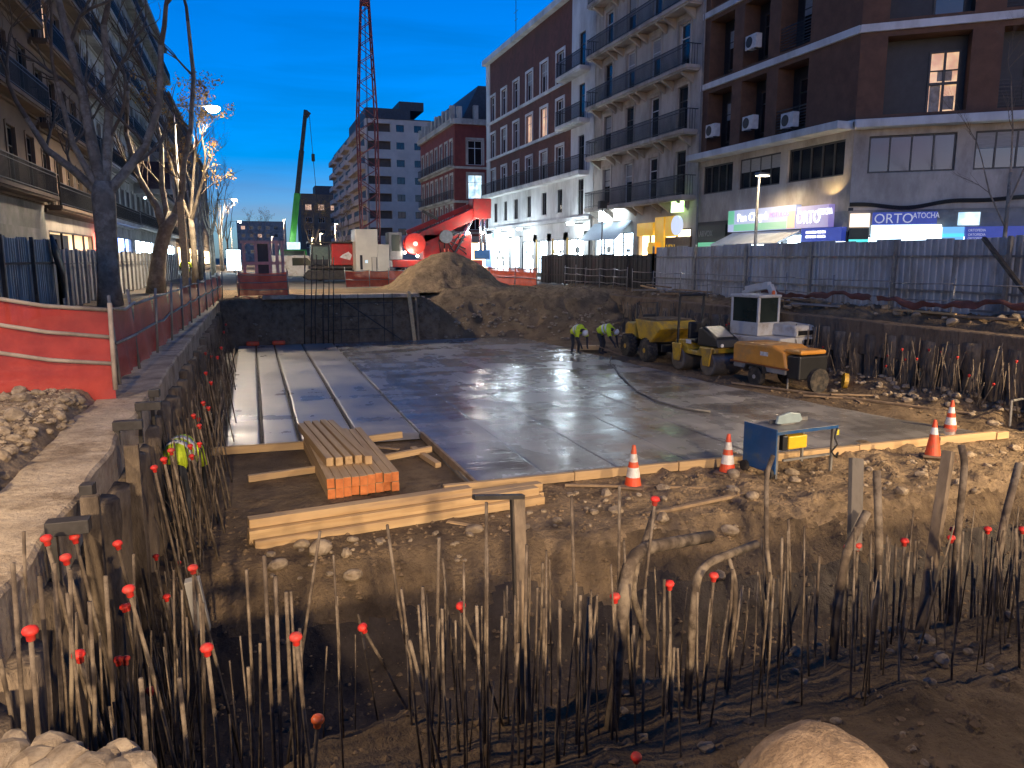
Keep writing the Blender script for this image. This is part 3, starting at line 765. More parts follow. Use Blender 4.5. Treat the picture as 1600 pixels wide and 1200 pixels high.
o = b1.part('shop_sign', b1.mb().box(u0 + .3, L1 - .05, -.26, -.012, 2.35, 2.92), SIGNB)
for zl in (2.70, 2.52): text('lettering', 'ORTOPEDIA TECNICA', .16, LETW, o, b1.M @ Matrix.Translation((u0 + .6, -.265, zl)) @ Matrix.Rotation(R(90), 4, 'X'), .006, sx=.75)
# chamfer shops
b1.face(CH_O, CH_A)
fa = b1.mb(); fa.box(0, 10, -.012, .3, 2.60, 3.54); b1.part('fascia', fa, GREYW)
shop(b1, .0, 4.3, 2.58, SHOPW, n=5); shop(b1, 4.3, 10, 2.58, COOLW, n=6)
def chu(px):
    lo, hi = 0.0, 12.0
    for _ in range(40):
        mid = (lo + hi) / 2; p = Vector(CH_O) + Vector((math.cos(CH_A), math.sin(CH_A), 0)) * mid
        q = p.x * _r[0] + p.y * _r[1]; d = p.x * _f[0] + p.y * _f[1] + (3 - CAMZ) * _f[2]
        if 800 + 1200 * q / d < px: lo = mid
        else: hi = mid
    return lo
o = b1.part('shop_sign', b1.mb().box(.05, chu(1358), -.22, -.013, 2.30, 2.85), SIGNG); b1.part('teal_strip', b1.mb().box(.05, chu(1358), -.235, -.221, 2.30, 2.42), SIGNTEAL, o)
o = b1.part('shop_sign', b1.mb().box(.05, chu(1358), -.20, -.013, 2.90, 3.42), glow('sign_peach', (1.0, .78, .58), 1.3))
o = b1.part('shop_sign', b1.mb().box(chu(1362), chu(1462), -.25, -.013, 2.98, 3.44), SIGNB); o['label'] = 'dark blue shop sign with pale letters on the corner'
text('lettering', 'ORTO', .52, mat('sign_pale_letters', (.6, .6, .66), (.5, .5, .58), rough=.4, emit=(.7, .7, .8), estr=.35), o, b1.M @ Matrix.Translation((chu(1364), -.255, 3.03)) @ Matrix.Rotation(R(90), 4, 'X'), .012, sx=.93)
text('lettering', 'ATOCHA', .30, MATS['sign_pale_letters'], o, b1.M @ Matrix.Translation((chu(1424), -.255, 3.20)) @ Matrix.Rotation(R(90), 4, 'X'), .012, sx=.72)
o = b1.part('shop_sign', b1.mb().box(chu(1362), chu(1470), -.24, -.013, 2.30, 2.95), glow('sign_white_bright', (.75, .92, 1), 4, (.5, .75, .95), 1.5))
o = b1.part('shop_sign', b1.mb().box(chu(1472), chu(1506), -.24, -.013, 2.30, 2.86), glow('sign_sky_blue', (.10, .42, .85), .9)); b1.part('teal_strip', b1.mb().box(chu(1472), chu(1506), -.255, -.241, 2.50, 2.60), SIGNTEAL, o)
o = b1.part('shop_sign', b1.mb().box(chu(1508), chu(1610), -.24, -.013, 2.34, 2.86), SIGNB); b1.part('light_strip', b1.mb().box(chu(1530), 10, -.24, -.013, 2.2, 2.32), SHOPW, o)
for zl in (2.68, 2.52, 2.38): text('lettering', 'ORTOPEDIA', .13, MATS['sign_pale_letters'], o, b1.M @ Matrix.Translation((chu(1512), -.245, zl)) @ Matrix.Rotation(R(90), 4, 'X'), .006, sx=.8)
b1.part('lit_transom', b1.mb().box(chu(1496), chu(1530), -.05, -.013, 2.92, 3.40), COOLW)
cb = b1.mb(); pts = [(u, -.05, 3.72 - .12 * math.sin(u * .9) + .05 * math.sin(u * 2.3)) for u in np.linspace(0, 10, 40)]
for j in range(4): cb.tube([(p[0], p[1] - .02 * j, p[2] + .035 * j) for p in pts], .025, 6)
b1.part('cables', cb, IRON)
b1.part('wall_lamp', b1.mb().box(-.06, .12, -.62, -.50, 3.50, 3.62), IRON)
b1.face((22.5, 36.2, 0), -R(90)); lp = lamp_light('SPOT', b1.M @ Vector((L1 - .75, -.42, 4.02)) + b1.base, 55, (1, .72, .32), None, .04, 125, .25, (R(180 - 12), 0, 0)); b1.face(CH_O, CH_A)

# ---------- cream block with continuous iron balconies
b2 = Bld('apartment_block', 'cream rendered block with four storeys of continuous black iron balconies on corbels', (22.5, 49.5, 0))
b2.face((22.5, 49.5, 0), -R(90)); L2 = 13.25
bays = [2.1, 5.2, 8.3, 11.4]
fl = [5.0, 8.35, 11.55, 14.75, 17.95]
ops = [(c - .55, c + .55, z + .04, z + 2.45) for z in fl for c in bays]
b2.wall(L2, 22.5, ops, CREAM, z0=4.4)
for i, z in enumerate(fl):
    for j, c in enumerate(bays):
        w_ = b2.window(c - .55, c + .55, z + .04, z + 2.45, random.choice(['d', 'd', 'db', 'w', 'wb']), 'balcony_door')
        tr = b2.mb(); tr.box(c - .72, c - .56, -.05, -.002, z + .04, z + 2.6); tr.box(c + .56, c + .72, -.05, -.002, z + .04, z + 2.6); tr.box(c - .72, c + .72, -.06, -.002, z + 2.46, z + 2.66); b2.part('surround', tr, CREAM, w_)
    b2.balcony(.35, L2 - .25, z, .85, 1.05, CREAM, .18, .12, [1.0, 3.2, 4.1, 6.3, 7.2, 9.4, 10.3, 12.3])
b2.body(L2, 22.5, 12, CREAM)
b2.band(0, L2, 22.0, 22.4, .45, CREAM, 'cornice')
gw = b2.mb(); gw.box(0, L2, -.03, .3, 3.3, 4.38); gw.box(0, .5, -.03, .3, 0, 3.3); gw.box(6.1, 6.7, -.03, .3, 0, 3.3); gw.box(L2 - .5, L2, -.03, .3, 0, 3.3); b2.part('ground_floor_wall', gw, CREAM)
s2 = lambda px: 49.5 - atX(px, 360, XR - .1).y
shop(b2, .5, 6.1, 3.3, SHOPW, n=4); shop(b2, 6.7, L2 - .5, 3.3, SHOPY, n=4)
aw = b2.mb(); aw.prism([(-.04, 4.0), (-1.1, 2.9), (-1.1, 2.84), (-.04, 3.92)], .3, s2(985), 'YZ'); o = b2.part('awning', aw, mat('awning_pale', (.42, .50, .56), (.36, .44, .5), rough=.7))
for px in (948, 972):
    u = s2(px); b2.part('projecting_lamp', b2.mb().box(u, u + .35, -.7, -.2, 4.05, 4.75), SHOPW)
for px0, px1, z0, z1, m_ in ((998, 1023, 3.0, 3.75, SIGNY), (1026, 1040, 1.6, 4.0, SIGNY), (1042, 1058, 2.9, 4.0, SIGNY), (1016, 1036, 1.9, 2.6, SIGNY)):
    b2.part('shop_sign', b2.mb().box(s2(px0), s2(px1), -.22, -.035, z0, z1), m_)
o = b2.part('shop_sign', b2.mb().box(s2(1041), s2(1080), -.15, -.035, 1.9, 2.85), mat('sign_brown', (.16, .09, .04), (.1, .06, .03), rough=.5))
text('lettering', 'VEN', .5, SIGNY, o, b2.M @ Matrix.Translation((s2(1043), -.155, 2.1)) @ Matrix.Rotation(R(90), 4, 'X'), .01)
u = s2(1066)
b2.part('clock_sign', b2.mb().lathe([(.0, -.50), (.52, -.50), (.52, -.36), (.0, -.36)], 24, 'Y', (u, 0, 3.45)), glow('clock_face', (.62, .72, .95), .8))
b2.part('green_light_sign', b2.mb().box(u - .5, u + .45, -.55, -.3, 4.15, 5.0), glow('sign_green_white', (.75, 1.0, .55), 3.5, (.2, .6, .1), 2.0))

# ---------- long brick building with a white lower half
b3 = Bld('apartment_block', 'long dark red brick building with white window frames above a bright white lower storey', (22.5, 74.6, 0))
b3.face((22.5, 74.6, 0), -R(90)); L3 = 25.0; H3 = 20.2
cols = [1.9, 5.3, 8.7, 12.1, 15.5, 18.9]
rows = [(7.75, 10.0), (11.2, 13.35), (14.55, 16.75)]
ops = [(c - .72, c + .72, z0, z1) for z0, z1 in rows for c in cols]
b3.wall(21.0, H3, [(o[0] - .0, o[1], o[2], o[3]) for o in ops], BRICK, z0=7.4)
for i, (z0, z1) in enumerate(rows):
    for j, c in enumerate(cols):
        k = 'wb' if random.random() < .4 else 'w'
        if (i, j) in ((1, 3), (1, 4)): k = 'wy'
        w_ = b3.window(c - .72, c + .72, z0, z1, k)
        t = b3.mb(); t.box(c - .92, c - .73, -.07, -.003, z0 - .05, z1 + .2); t.box(c + .73, c + .92, -.07, -.003, z0 - .05, z1 + .2); t.box(c - .73, c + .73, -.07, -.003, z1 + .005, z1 + .2); b3.part('surround', t, WHITEW, w_)
    b3.band(0, 21.0, z0 - .28, z0 - .06, .14, WHITEW)
b3.band(-.02, 1.0, 7.4, H3 + .1, .10, WHITEW, 'corner_pilaster')
b3.face((22.5, 74.6 - 21.0, 0), -R(90))
op4 = [(1.3, 2.4, z, z + 2.5) for z in (4.75, 7.75, 11.2, 14.6)]
b3.wall(4.0, H3 + .5, op4, WHITEW, z0=4.6)
for z in (4.75, 7.75, 11.2, 14.6):
    b3.window(1.3, 2.4, z, z + 2.5, 'd', 'balcony_door')
    if z > 8: b3.balcony(-1.2, 3.3, z - .02, .8, 1.05, WHITEW, .2)
b3.face((22.5, 74.6, 0), -R(90))
b3.balcony(.3, 24.3, 7.7, .8, 1.05, WHITEW, .22, .16)
opw = [(c - .55, c + .55, 5.1, 6.85) for c in [2.6, 5.6, 8.6, 12.0, 15.6, 18.9]]
b3.wall(21.0, 7.4, opw, WHITEW, z0=4.6, name='white_wall')
for o_ in opw: b3.window(*o_, 'ds')
b3.body(L3, H3, 12, BRICK)
b3.band(-.05, 21.0, H3 - .35, H3 + .12, .5, WHITEW, 'cornice')
b3.band(0, L3, 4.35, 4.6, .30, WHITEW, 'string_course')
gw = b3.mb(); gw.box(0, 1.2, -.03, .3, 0, 4.34); gw.box(10.5, L3 - .3, -.03, .3, 3.1, 4.34); gw.box(0, 10.5, -.03, .3, 3.6, 4.34)
for u in (6.6, 9.6, 13.2, 16.4, 19.8, 23.6): gw.box(u, u + .9, -.03, .3, 0, 3.6)
b3.part('ground_floor_wall', gw, WHITEW)
shop(b3, 1.2, 10.5, 3.6, SHOPW, n=5, depth=.35); shop(b3, 10.5, L3 - .5, 3.1, SHOPW, n=7, depth=.35)
o = b3.part('shop_sign', b3.mb().lathe([(.0, -1.12), (.62, -1.12), (.62, -.98), (.0, -.98)], 24, 'Y', (.7, 0, 2.6)), glow('round_sign_white', (.85, .95, 1), 5))
b3.part('shop_sign', b3.mb().box(.0, 2.2, -.3, -.035, .8, 4.0), glow('sign_cyan_blue', (.03, .22, .75), 1.2))
for u in (17.5, 20.5, 13.9): b3.part('door_panel', b3.mb().box(u, u + .35, -.06, -.032, .1, 3.2), mat('sign_ochre', (.45, .30, .08), (.3, .2, .05)))
for u in (1.6, 6.2, 12.2, 23.2):  # last one marks a real glow; the others added to brighten wall and slab
    fl_ = b3.part('real_and_added_floodlight', b3.mb().box(u, u + .5, -1.15, -.85, 4.0, 4.2), glow('floodlight_white', (.82, .94, 1), 30)); b3.part('bracket', b3.mb().box(u + .2, u + .3, -.86, -.035, 4.08, 4.14), IRON, fl_)
    lamp_light('POINT', b3.M @ Vector((u + .25, -1.5, 3.9)) + b3.base, 380, (.78, .92, 1), None, .2)
b3.part('tv_aerial', b3.mb().tube([(4.2, 1.5, H3), (4.2, 1.5, H3 + 4.6)], .03, 6).tube([(3.6, 1.5, H3 + 3.6), (4.8, 1.5, H3 + 3.6)], .02, 5).tube([(3.8, 1.5, H3 + 2.9), (4.6, 1.5, H3 + 2.9)], .02, 5), IRON)

# ---------- red building on the far corner of the side street
b4 = Bld('apartment_block', 'red rendered building with pale window surrounds and a parapet of pinnacles', (22.5, 106, 0))
for o_, a_, L_, cs in (((22.5, 106, 0), -R(90), 18.5, [1.6, 4.2, 6.8, 9.4, 12.0, 14.6, 17.0]), ((22.5, 87.5, 0), 0, 9.0, [2.4, 6.4])):
    b4.face(o_, a_); big = a_ == 0; hw = .85 if big else .55
    rows4 = [1.0, 4.9, 8.4, 11.9, 15.0 if False else 15.4][:4] if False else [4.9, 8.4, 12.2]
    ops = [(c - hw, c + hw, z, z + 2.7) for z in rows4 for c in cs]
    b4.wall(L_, 17.0, ops, REDW, z0=4.2)
    for z in rows4:
        for j, c in enumerate(cs):
            w_ = b4.window(c - hw, c + hw, z, z + 2.7, 'wc' if big and z == 8.4 and j == 0 else ('wb' if z == 4.9 and big else 'w'))
            t = b4.mb(); t.box(c - hw - .25, c - hw - .01, -.06, -.003, z, z + 3.0); t.box(c + hw + .01, c + hw + .25, -.06, -.003, z, z + 3.0); t.box(c - hw, c + hw, -.06, -.003, z + 2.72, z + 3.0); b4.part('surround', t, CREAM, w_)
        b4.band(0, L_, z - .45, z - .2, .15, CREAM)
        b4.balcony(.3, L_ - .3, z - .02, .5, 1.0, CREAM, .14, .2) if not big else None
    b4.band(-.1, L_ + .1, 16.6, 17.2, .4, CREAM, 'cornice')
    for j in range(int(L_ / 1.9) + 1):
        u = .3 + j * 1.9; b4.part('pinnacle', b4.mb().box(u, u + .55, -.3, .25, 17.2, 18.5 + .2 * (j % 2)), CREAM)
    b4.part('ground_floor_wall', b4.mb().box(0, L_, -.03, .3, 0, 4.18), CREAM)
    shop(b4, 1, L_ - .6, 3.4, SHOPY if big else COOLW, n=4, depth=-.06)
b4.face((22.5, 106, 0), -R(90)); b4.body(18.0, 17.0, 10, REDW)
b4.part('mansard', b4.mb().prism([(1.0, 17.18), (10, 17.18), (9, 21), (3, 21)], .5, 18, 'YZ'), SLATE)

# ---------- tall beige apartment tower far down the street
b5 = Bld('apartment_tower', 'tall beige apartment building with dark balcony strips and blue-grey roof terraces', (22.5, 225, 0))
b5.face((22.5, 157, 0), 0); Lb = 13.0; Hb = 28.6
zs5 = [6.2 + 3.35 * k for k in range(7)]
ops = [(6.0, 7.6, z, z + 1.35) for z in zs5] + [(9.6, 11.2, z, z + 1.35) for z in zs5] + [(.4, 4.9, z - .1, z + 1.5) for z in zs5]
b5.wall(Lb, Hb, ops, BEIGE, z0=0, depth=.8)
for z in zs5:
    b5.window(6.0, 7.6, z, z + 1.35, 'd'); b5.window(9.6, 11.2, z, z + 1.35, 'd')
    b5.part('balcony_back', b5.mb().box(.4, 4.9, .74, .79, z - .1, z + 1.5), mat('brown_recess', (.11, .078, .062), (.07, .05, .04), rough=.9, scale=1))
b5.body(Lb, Hb, 60, BEIGE, y0=1.0)
b5.part('penthouse', b5.mb().box(.5, 9.5, 3, 30, Hb + .18, Hb + 2.6), SLATE); b5.part('penthouse', b5.mb().box(7.5, 12.5, 4, 20, Hb + 2.6, Hb + 4.3), SLATE)
b5.face((22.5, 157, 0), R(0))
b5.face((22.5, 222, 0), -R(90))
for z in zs5:
    for u0 in (2, 16, 30, 44, 54): b5.part('balcony', b5.mb().box(u0, u0 + 9, -1.2, -.003, z - .4, z + .7), BEIGE); b5.part('window_band', b5.mb().box(u0, u0 + 9, -.03, -.002, z + .72, z + 2.2), DARKP)
b5.part('wall', b5.mb().box(0, 64.9, 0, .3, 0, Hb), BEIGE)

# ---------- low far block right of the street
b6 = Bld('apartment_block', 'dim low block far down the street behind the green crane', (16, 290, 0))
b6.face((16, 262, 0), 0)
ops = [(u, u + 2, z, z + 1.8) for u in (1.5, 5.5, 9.5, 13.5) for z in (5, 9, 13, 17)]
b6.wall(17, 22, ops, TANW, z0=0)
for i, o_ in enumerate(ops): b6.window(*o_, 'wy' if i in (7, 11, 3) else 'w')
b6.body(17, 22, 20, TANW); b6.part('penthouse', b6.mb().box(5, 16, 3, 12, 22.2, 25), SLATE)
b7 = Bld('apartment_block', 'dark distant block closing the end of the street', (-6, 420, 0))
b7.face((-6, 420, 0), 0); ops = [(u, u + 2, z, z + 1.8) for u in range(2, 22, 4) for z in (4, 8, 12, 16)]
b7.wall(24, 20, ops, GREYW, z0=0); b7.body(24, 20, 20, GREYW)
for i, o_ in enumerate(ops): b7.window(*o_, 'wy' if i % 7 == 3 else 'w')

# ---------- left side of the street, seen along
def left_block(y0, y1, H, m, label, fl0, pitch, nb, shopm, sh_top=3.3, kind='d', bal=True, brk=None, lower=None, shop_r=(0.06, .94), roof=SLATE):
    L_ = y1 - y0
    b = Bld('apartment_block', label, (-9, y0, 0)); b.face((-9, y0, 0), R(90))
    cs = [L_ * (j + .5) / nb for j in range(nb)]
    zs = []; z = fl0
    while z + 2.6 < H: zs.append(z); z += pitch
    hw = min(.62, L_ / nb * .28)
    ops = [(c - hw, c + hw, z + .05, z + 2.5) for z in zs for c in cs]
    b.wall(L_, H, ops, m, z0=fl0 - .4)
    for i, z in enumerate(zs):
        for j, c in enumerate(cs):
            kk = kind
            if random.random() < .05: kk = kind[0] + 'y'
            w_ = b.window(c - hw, c + hw, z + .05, z + 2.5, kk, 'balcony_door')
            t = b.mb(); t.box(c - hw - .14, c - hw - .01, -.05, -.003, z + .02, z + 2.62); t.box(c + hw + .01, c + hw + .14, -.05, -.003, z + .02, z + 2.62); t.box(c - hw, c + hw, -.05, -.003, z + 2.51, z + 2.66); b.part('surround', t, m, w_)
        b.band(0, L_, z - .35, z - .17, .14, m)
        if bal: b.balcony(.25, L_ - .25, z, .75, 1.05, m, .16, .14)
    b.body(L_, H, 12, m, roof=roof)
    b.band(-.05, L_ + .05, H - .5, H - .05, .55, m, 'cornice')
    gw = b.mb(); gw.box(0, L_, -.03, .3, sh_top, fl0 - .41); gw.box(0, L_ * shop_r[0], -.03, .3, 0, sh_top); gw.box(L_ * shop_r[1], L_, -.03, .3, 0, sh_top); b.part('ground_floor_wall', gw, lower or m)
    if shopm: shop(b, L_ * shop_r[0], L_ * shop_r[1], sh_top, shopm, n=4, depth=.25)
    else: b.part('ground_floor_wall', b.mb().box(L_ * shop_r[0], L_ * shop_r[1], -.03, .3, 0, sh_top), lower or m)
    return b
l0 = left_block(27, 41.5, 24, TANW, 'brown block at the left edge with heavy black balconies over a blank grey base', 4.5, 3.75, 5, None, 3.0, lower=GREYW)
l1 = left_block(41.5, 54, 24.5, TANW, 'tan block with shuttered balcony doors above a cream lit ground floor', 4.15, 3.7, 5, glow('lit_wall_cream', (1.0, .70, .36), 1.3, (.75, .48, .22), .7), 3.0, lower=CREAM, shop_r=(.04, .9))
l1.face((-9, 41.5, 0), R(90)); l1.part('shop_window', l1.mb().box(1.2, 5.2, .12, .16, 1.7, 2.85), DARKP)
l1.part('shop_sign', l1.mb().box(11.2, 12.3, -.6, -.035, 1.2, 3.2), glow('sign_red', (1, .05, .03), 3.0))
l1.part('shop_sign', l1.mb().box(11.4, 12.2, -.7, -.601, 1.4, 2.3), SHOPW)
l2 = left_block(54, 70, 25, GREYL, 'pale grey rendered block with narrow balconies behind the big tree', 4.3, 3.6, 6, glow('lit_shop_blue', (.45, .68, 1.0), 7.0, (.08, .18, .8), .6), 3.2, lower=GREYW)
l2.face((-9, 54, 0), R(90)); l2.part('shop_sign', l2.mb().box(.4, 6.5, -.25, -.035, 3.25, 4.0), glow('sign_deep_blue', (.05, .12, .7), 1.0))
l3 = left_block(70, 86, 26, GREYW, 'grey block further along with a lit white shop and projecting billboard', 4.4, 3.7, 5, SHOPW, 3.2)
l3.face((-9, 70, 0), R(90)); bbd = l3.part('billboard', l3.mb().box(2, 2.25, -3.2, -.1, 7.0, 10.4), GREYW); l3.part('poster', l3.mb().box(1.985, 1.998, -2.9, -.6, 7.4, 9.6), mat('dark_poster', (.06, .04, .05), (.03, .02, .03))); 
for zz in (6.6, 6.7): l3.part('billboard_lamp', l3.mb().box(1.7, 1.85, -1.0 - (zz - 6.6) * 14, -.85 - (zz - 6.6) * 14, 6.55, 6.7), SHOPW)
l4 = left_block(86, 108, 27, GREYL, 'white block with oval gable window far along the left side', 4.4, 3.7, 6, SHOPW, 3.2)
l5 = left_block(108, 140, 22, TANW, 'brown block beyond the white gable far along the left side', 4.4, 3.7, 8, SHOPY, 3.2)
l6 = left_block(140, 200, 21, GREYW, 'farthest dim block on the left side of the street', 4.4, 3.7, 12, SHOPY, 3.2, bal=False)
# ================================================================== site objects
STEEL = mat('grey_steel', (.30, .29, .27), (.20, .19, .18), rough=.5, metal=.6, scale=5, bump=.15)
DSTEEL = mat('dark_steel', (.07, .062, .055), (.04, .035, .03), rough=.6, metal=.5, scale=6, bump=.2)
RUST = mat('rusty_bar', (.145, .108, .075), (.055, .040, .028), rough=.85, scale=7, bump=.5, bscale=60, bdist=.006, dirt=(.22, .175, .125), dscale=3.5, spec=.3)
CAP = mat('red_cap', (.74, .032, .020), (.45, .02, .014), rough=.6, scale=18, dirt=(.36, .07, .045), dscale=14)
CAPO = mat('orange_cap', (.85, .16, .03), (.65, .10, .02), rough=.45, scale=8)
WOOD = mat('new_timber', (.58, .40, .20), (.38, .24, .11), rough=.75, scale=2.2, stretch=(.35, 6, 6), bump=.3, bscale=16, bdist=.006, dirt=(.33, .22, .125), dscale=1.1)
WOODY = mat('new_timber_lengthwise', (.68, .46, .22), (.50, .31, .13), rough=.7, scale=2.2, stretch=(6, .35, 6), bump=.15, bscale=20, bdist=.004, dirt=(.46, .31, .17), dscale=1.5)
WEND = mat('orange_end_grain', (.62, .20, .055), (.45, .13, .035), rough=.8, scale=8)
WOLD = mat('old_timber', (.32, .22, .125), (.17, .115, .07), rough=.9, scale=3, stretch=(1, 1, .3), bump=.4, bscale=14, bdist=.01)
YELLOW = mat('machine_yellow', (.62, .36, .02), (.48, .27, .02), rough=.45, scale=2, dirt=(.28, .18, .07), dscale=2.5)
ORANGE = mat('machine_orange', (.72, .31, .045), (.58, .24, .035), rough=.45, scale=2, dirt=(.45, .23, .08), dscale=1.5)
MWHITE = mat('machine_white', (.62, .60, .55), (.52, .50, .46), rough=.45, scale=2, dirt=(.38, .32, .24), dscale=2.0)
BLACKP = mat('black_plastic', (.020, .020, .021), (.012, .012, .012), rough=.45, scale=5)
RUBBER = mat('tyre_rubber', (.030, .028, .026), (.018, .017, .016), rough=.85, scale=6, bump=.3, dirt=(.11, .085, .06), dscale=3)
RED = mat('machine_red', (.50, .028, .018), (.36, .02, .014), rough=.42, scale=2, dirt=(.22, .05, .035), dscale=1.5)
BLUE = mat('saw_blue', (.012, .085, .24), (.010, .065, .18), rough=.45, scale=3, dirt=(.05, .09, .14), dscale=3)
CREAMP = mat('cream_paint', (.66, .60, .48), (.56, .50, .40), rough=.5, scale=1)
GREEN = mat('crane_green', (.05, .30, .03), (.04, .22, .025), rough=.45, scale=1)
GLASSG = mat('cab_glass', (.035, .045, .035), (.02, .028, .022), rough=.08, scale=1, spec=.8)
MESHR = mat('red_mesh', (.66, .070, .042), (.44, .04, .028), rough=.75, scale=2.5, alpha=.66, bump=.4, bscale=9, bdist=.03)
MESHO = mat('orange_mesh', (.80, .13, .05), (.6, .08, .03), rough=.7, scale=3, alpha=.85)
CONEO = mat('cone_orange', (.80, .085, .02), (.62, .06, .018), rough=.5, scale=6, dirt=(.40, .12, .05), dscale=5)
CONEW = mat('cone_white', (.75, .73, .70), (.6, .57, .52), rough=.4, scale=8, dirt=(.42, .35, .26), dscale=6)
BULB = glow('lamp_bulb', (1.0, .93, .80), 60)
BULBW = glow('lamp_bulb_warm', (1.0, .80, .45), 40)

# ---------- reinforcing bars
def cap_mesh(m):
    return MB().lathe([(.015, -.02), (.020, -.015), (.022, .012), (.034, .020), (.037, .032), (.031, .046), (.017, .053), (.001, .055)], 12).mesh('cap', m, True)
CAPR, CAPO_ = cap_mesh(CAP), cap_mesh(CAPO)
def rebar(base, tip, r, cap, label, group, mid=None, name='reinforcing_bar', m=None, capm=None, n=7, cat='rebar', flat=1.0):
    base, tip = Vector(base), Vector(tip)
    pts = [base] + [Vector(p) for p in (mid or [])] + [tip]
    if mid:                                                     # round the bends
        q = [pts[0]]
        for a, b, c in zip(pts, pts[1:], pts[2:]):
            for t in (.0, .25, .5, .75, 1.0):
                p1 = a.lerp(b, .72); p2 = b.lerp(c, .28); q.append(p1.lerp(b, t).lerp(b.lerp(p2, t), t))
        pts = q + [pts[-1]]
    else:
        w = (tip - base).length * random.uniform(-.012, .012); s = Vector((random.uniform(-1, 1), random.uniform(-1, 1), 0))
        pts = [base, base.lerp(tip, .33) + s * w, base.lerp(tip, .66) - s * w * .6, tip]
    o = MB().tube([p - base for p in pts], r, n, flat=flat).build(name, m or RUST, smooth=True)
    o.location = base; tag(o, label, cat, group)
    if cap:
        d = (pts[-1] - pts[-2]).normalized()
        M = Matrix.Translation(tip - base) @ d.to_track_quat('Z', 'Y').to_matrix().to_4x4() @ Matrix.Diagonal((r / .013 * .8 if r > .016 else 1, r / .013 * .8 if r > .016 else 1, 1, 1))
        c = place('cap', capm or CAPR, o, M); c['label'] = 'orange protective cap' if capm else 'red protective cap'
    return o
NEARU = 'uncapped rusty reinforcing bar standing in the near row across the foreground'
NEARC = 'rusty reinforcing bar with a red cap in the near row across the foreground'
GN = 'reinforcing bars of the near row'
LEFTU = 'uncapped rusty reinforcing bar leaning along the left pile wall'
LEFTC = 'rusty reinforcing bar with a red cap along the left pile wall'
GL = 'reinforcing bars along the left wall'
RIGHTU = 'uncapped reinforcing bar in front of the right pile wall'
RIGHTC = 'reinforcing bar with a red cap in front of the right pile wall'
GR = 'reinforcing bars along the right wall'
def near_bar(tx, ty, bx, by, Y0, cap=False, r=.0115, capm=None, label=None, Yb=None):
    tip = atY(tx, ty, Y0); base = atY(bx, by, Yb or Y0 + .1); base.z = min(base.z, hz(pit_h, base.x, base.y) + .0)
    if base.z > hz(pit_h, base.x, base.y) - .02: base.z = hz(pit_h, base.x, base.y) - .05
    return rebar(base, tip, r, cap, label or (NEARC if cap else NEARU), GN, capm=capm)
# the capped ones, where the photo has them
for a in ((1023, 786, 985, 1120, 4.9), (1115, 905, 1095, 1150, 4.7), (1046, 918, 1048, 1180, 4.6), (961, 938, 955, 1200, 4.5), (722, 952, 790, 1130, 4.9),
          (1325, 860, 1318, 1110, 5.0), (1340, 857, 1330, 1115, 5.1), (1413, 850, 1395, 1090, 5.0), (1486, 845, 1470, 1060, 5.1), (1490, 832, 1500, 1050, 5.3), (1543, 831, 1530, 1030, 5.3), (1597, 831, 1585, 1010, 5.3),
          (569, 985, 655, 1140, 5.2), (463, 1003, 495, 1230, 4.1), (324, 1020, 350, 1230, 4.3), (203, 928, 290, 1130, 4.7), (48, 995, 62, 1230, 3.9), (125, 1030, 210, 1180, 4.4), (302, 893, 298, 1010, 6.0), (994, 1188, 990, 1260, 4.0)):
    near_bar(*a[:5], cap=True)
near_bar(496, 1132, 470, 1260, 3.9, True, capm=CAPO_, label='bar with an orange square cap low in the trench at the bottom')
# plain ones measured
for a in ((605, 820, 655, 1150, 5.3), (686, 840, 683, 1220, 4.8), (760, 785, 757, 1230, 4.7), (893, 775, 905, 1200, 4.8), (968, 760, 965, 1190, 4.9), (413, 868, 430, 1230, 4.3), (430, 900, 440, 1230, 4.3), (447, 925, 462, 1230, 4.4),
          (875, 950, 872, 1230, 4.4), (850, 950, 850, 1230, 4.5), (922, 945, 918, 1230, 4.4), (907, 930, 900, 1230, 4.6), (1008, 920, 1003, 1220, 4.5), (1038, 905, 1036, 1210, 4.6), (1160, 915, 1120, 1200, 4.7), (1145, 890, 1130, 1150, 4.8),
          (1232, 812, 1245, 920, 5.2), (1190, 840, 1205, 1000, 5.0), (1222, 840, 1215, 1100, 4.9), (1260, 900, 1200, 1010, 5.3), (1280, 870, 1270, 1090, 4.9), (1390, 845, 1378, 1120, 5.0), (1400, 850, 1390, 1120, 5.0), (1430, 845, 1420, 1080, 5.1), (1456, 870, 1448, 1075, 5.1), (1520, 850, 1515, 1050, 5.2), (1560, 860, 1550, 1030, 5.2), (1580, 870, 1570, 1020, 5.2), (1468, 900, 1470, 1060, 5.2),
          (500, 830, 400, 1000, 5.6), (385, 890, 385, 1040, 5.6), (220, 1060, 235, 1260, 3.7), (20, 880, 30, 1200, 4.0), (62, 900, 80, 1230, 4.1), (85, 880, 95, 1230, 4.3), (110, 890, 100, 1230, 4.4), (140, 940, 145, 1230, 4.3), (165, 900, 180, 1200, 4.5), (0, 1030, 45, 1100, 4.2), (280, 1060, 300, 1260, 3.9), (640, 1000, 700, 1230, 4.4), (560, 960, 610, 1000, 6.5)):
    near_bar(*a)
for k in range(95):
    tx = random.choice([random.uniform(330, 1610), random.uniform(620, 1010), random.uniform(1150, 1600), random.uniform(400, 1600), random.uniform(0, 340)]); Y0 = random.uniform(4.2, 5.4)
    ty = random.gauss(940, 50) if tx < 1150 else random.gauss(890, 50); lean = random.gauss(0, 11) + (14 if tx < 760 else 0)
    near_bar(tx, ty, tx + lean, ty + random.uniform(230, 360), Y0, r=random.choice([.007, .008, .009, .0105]))
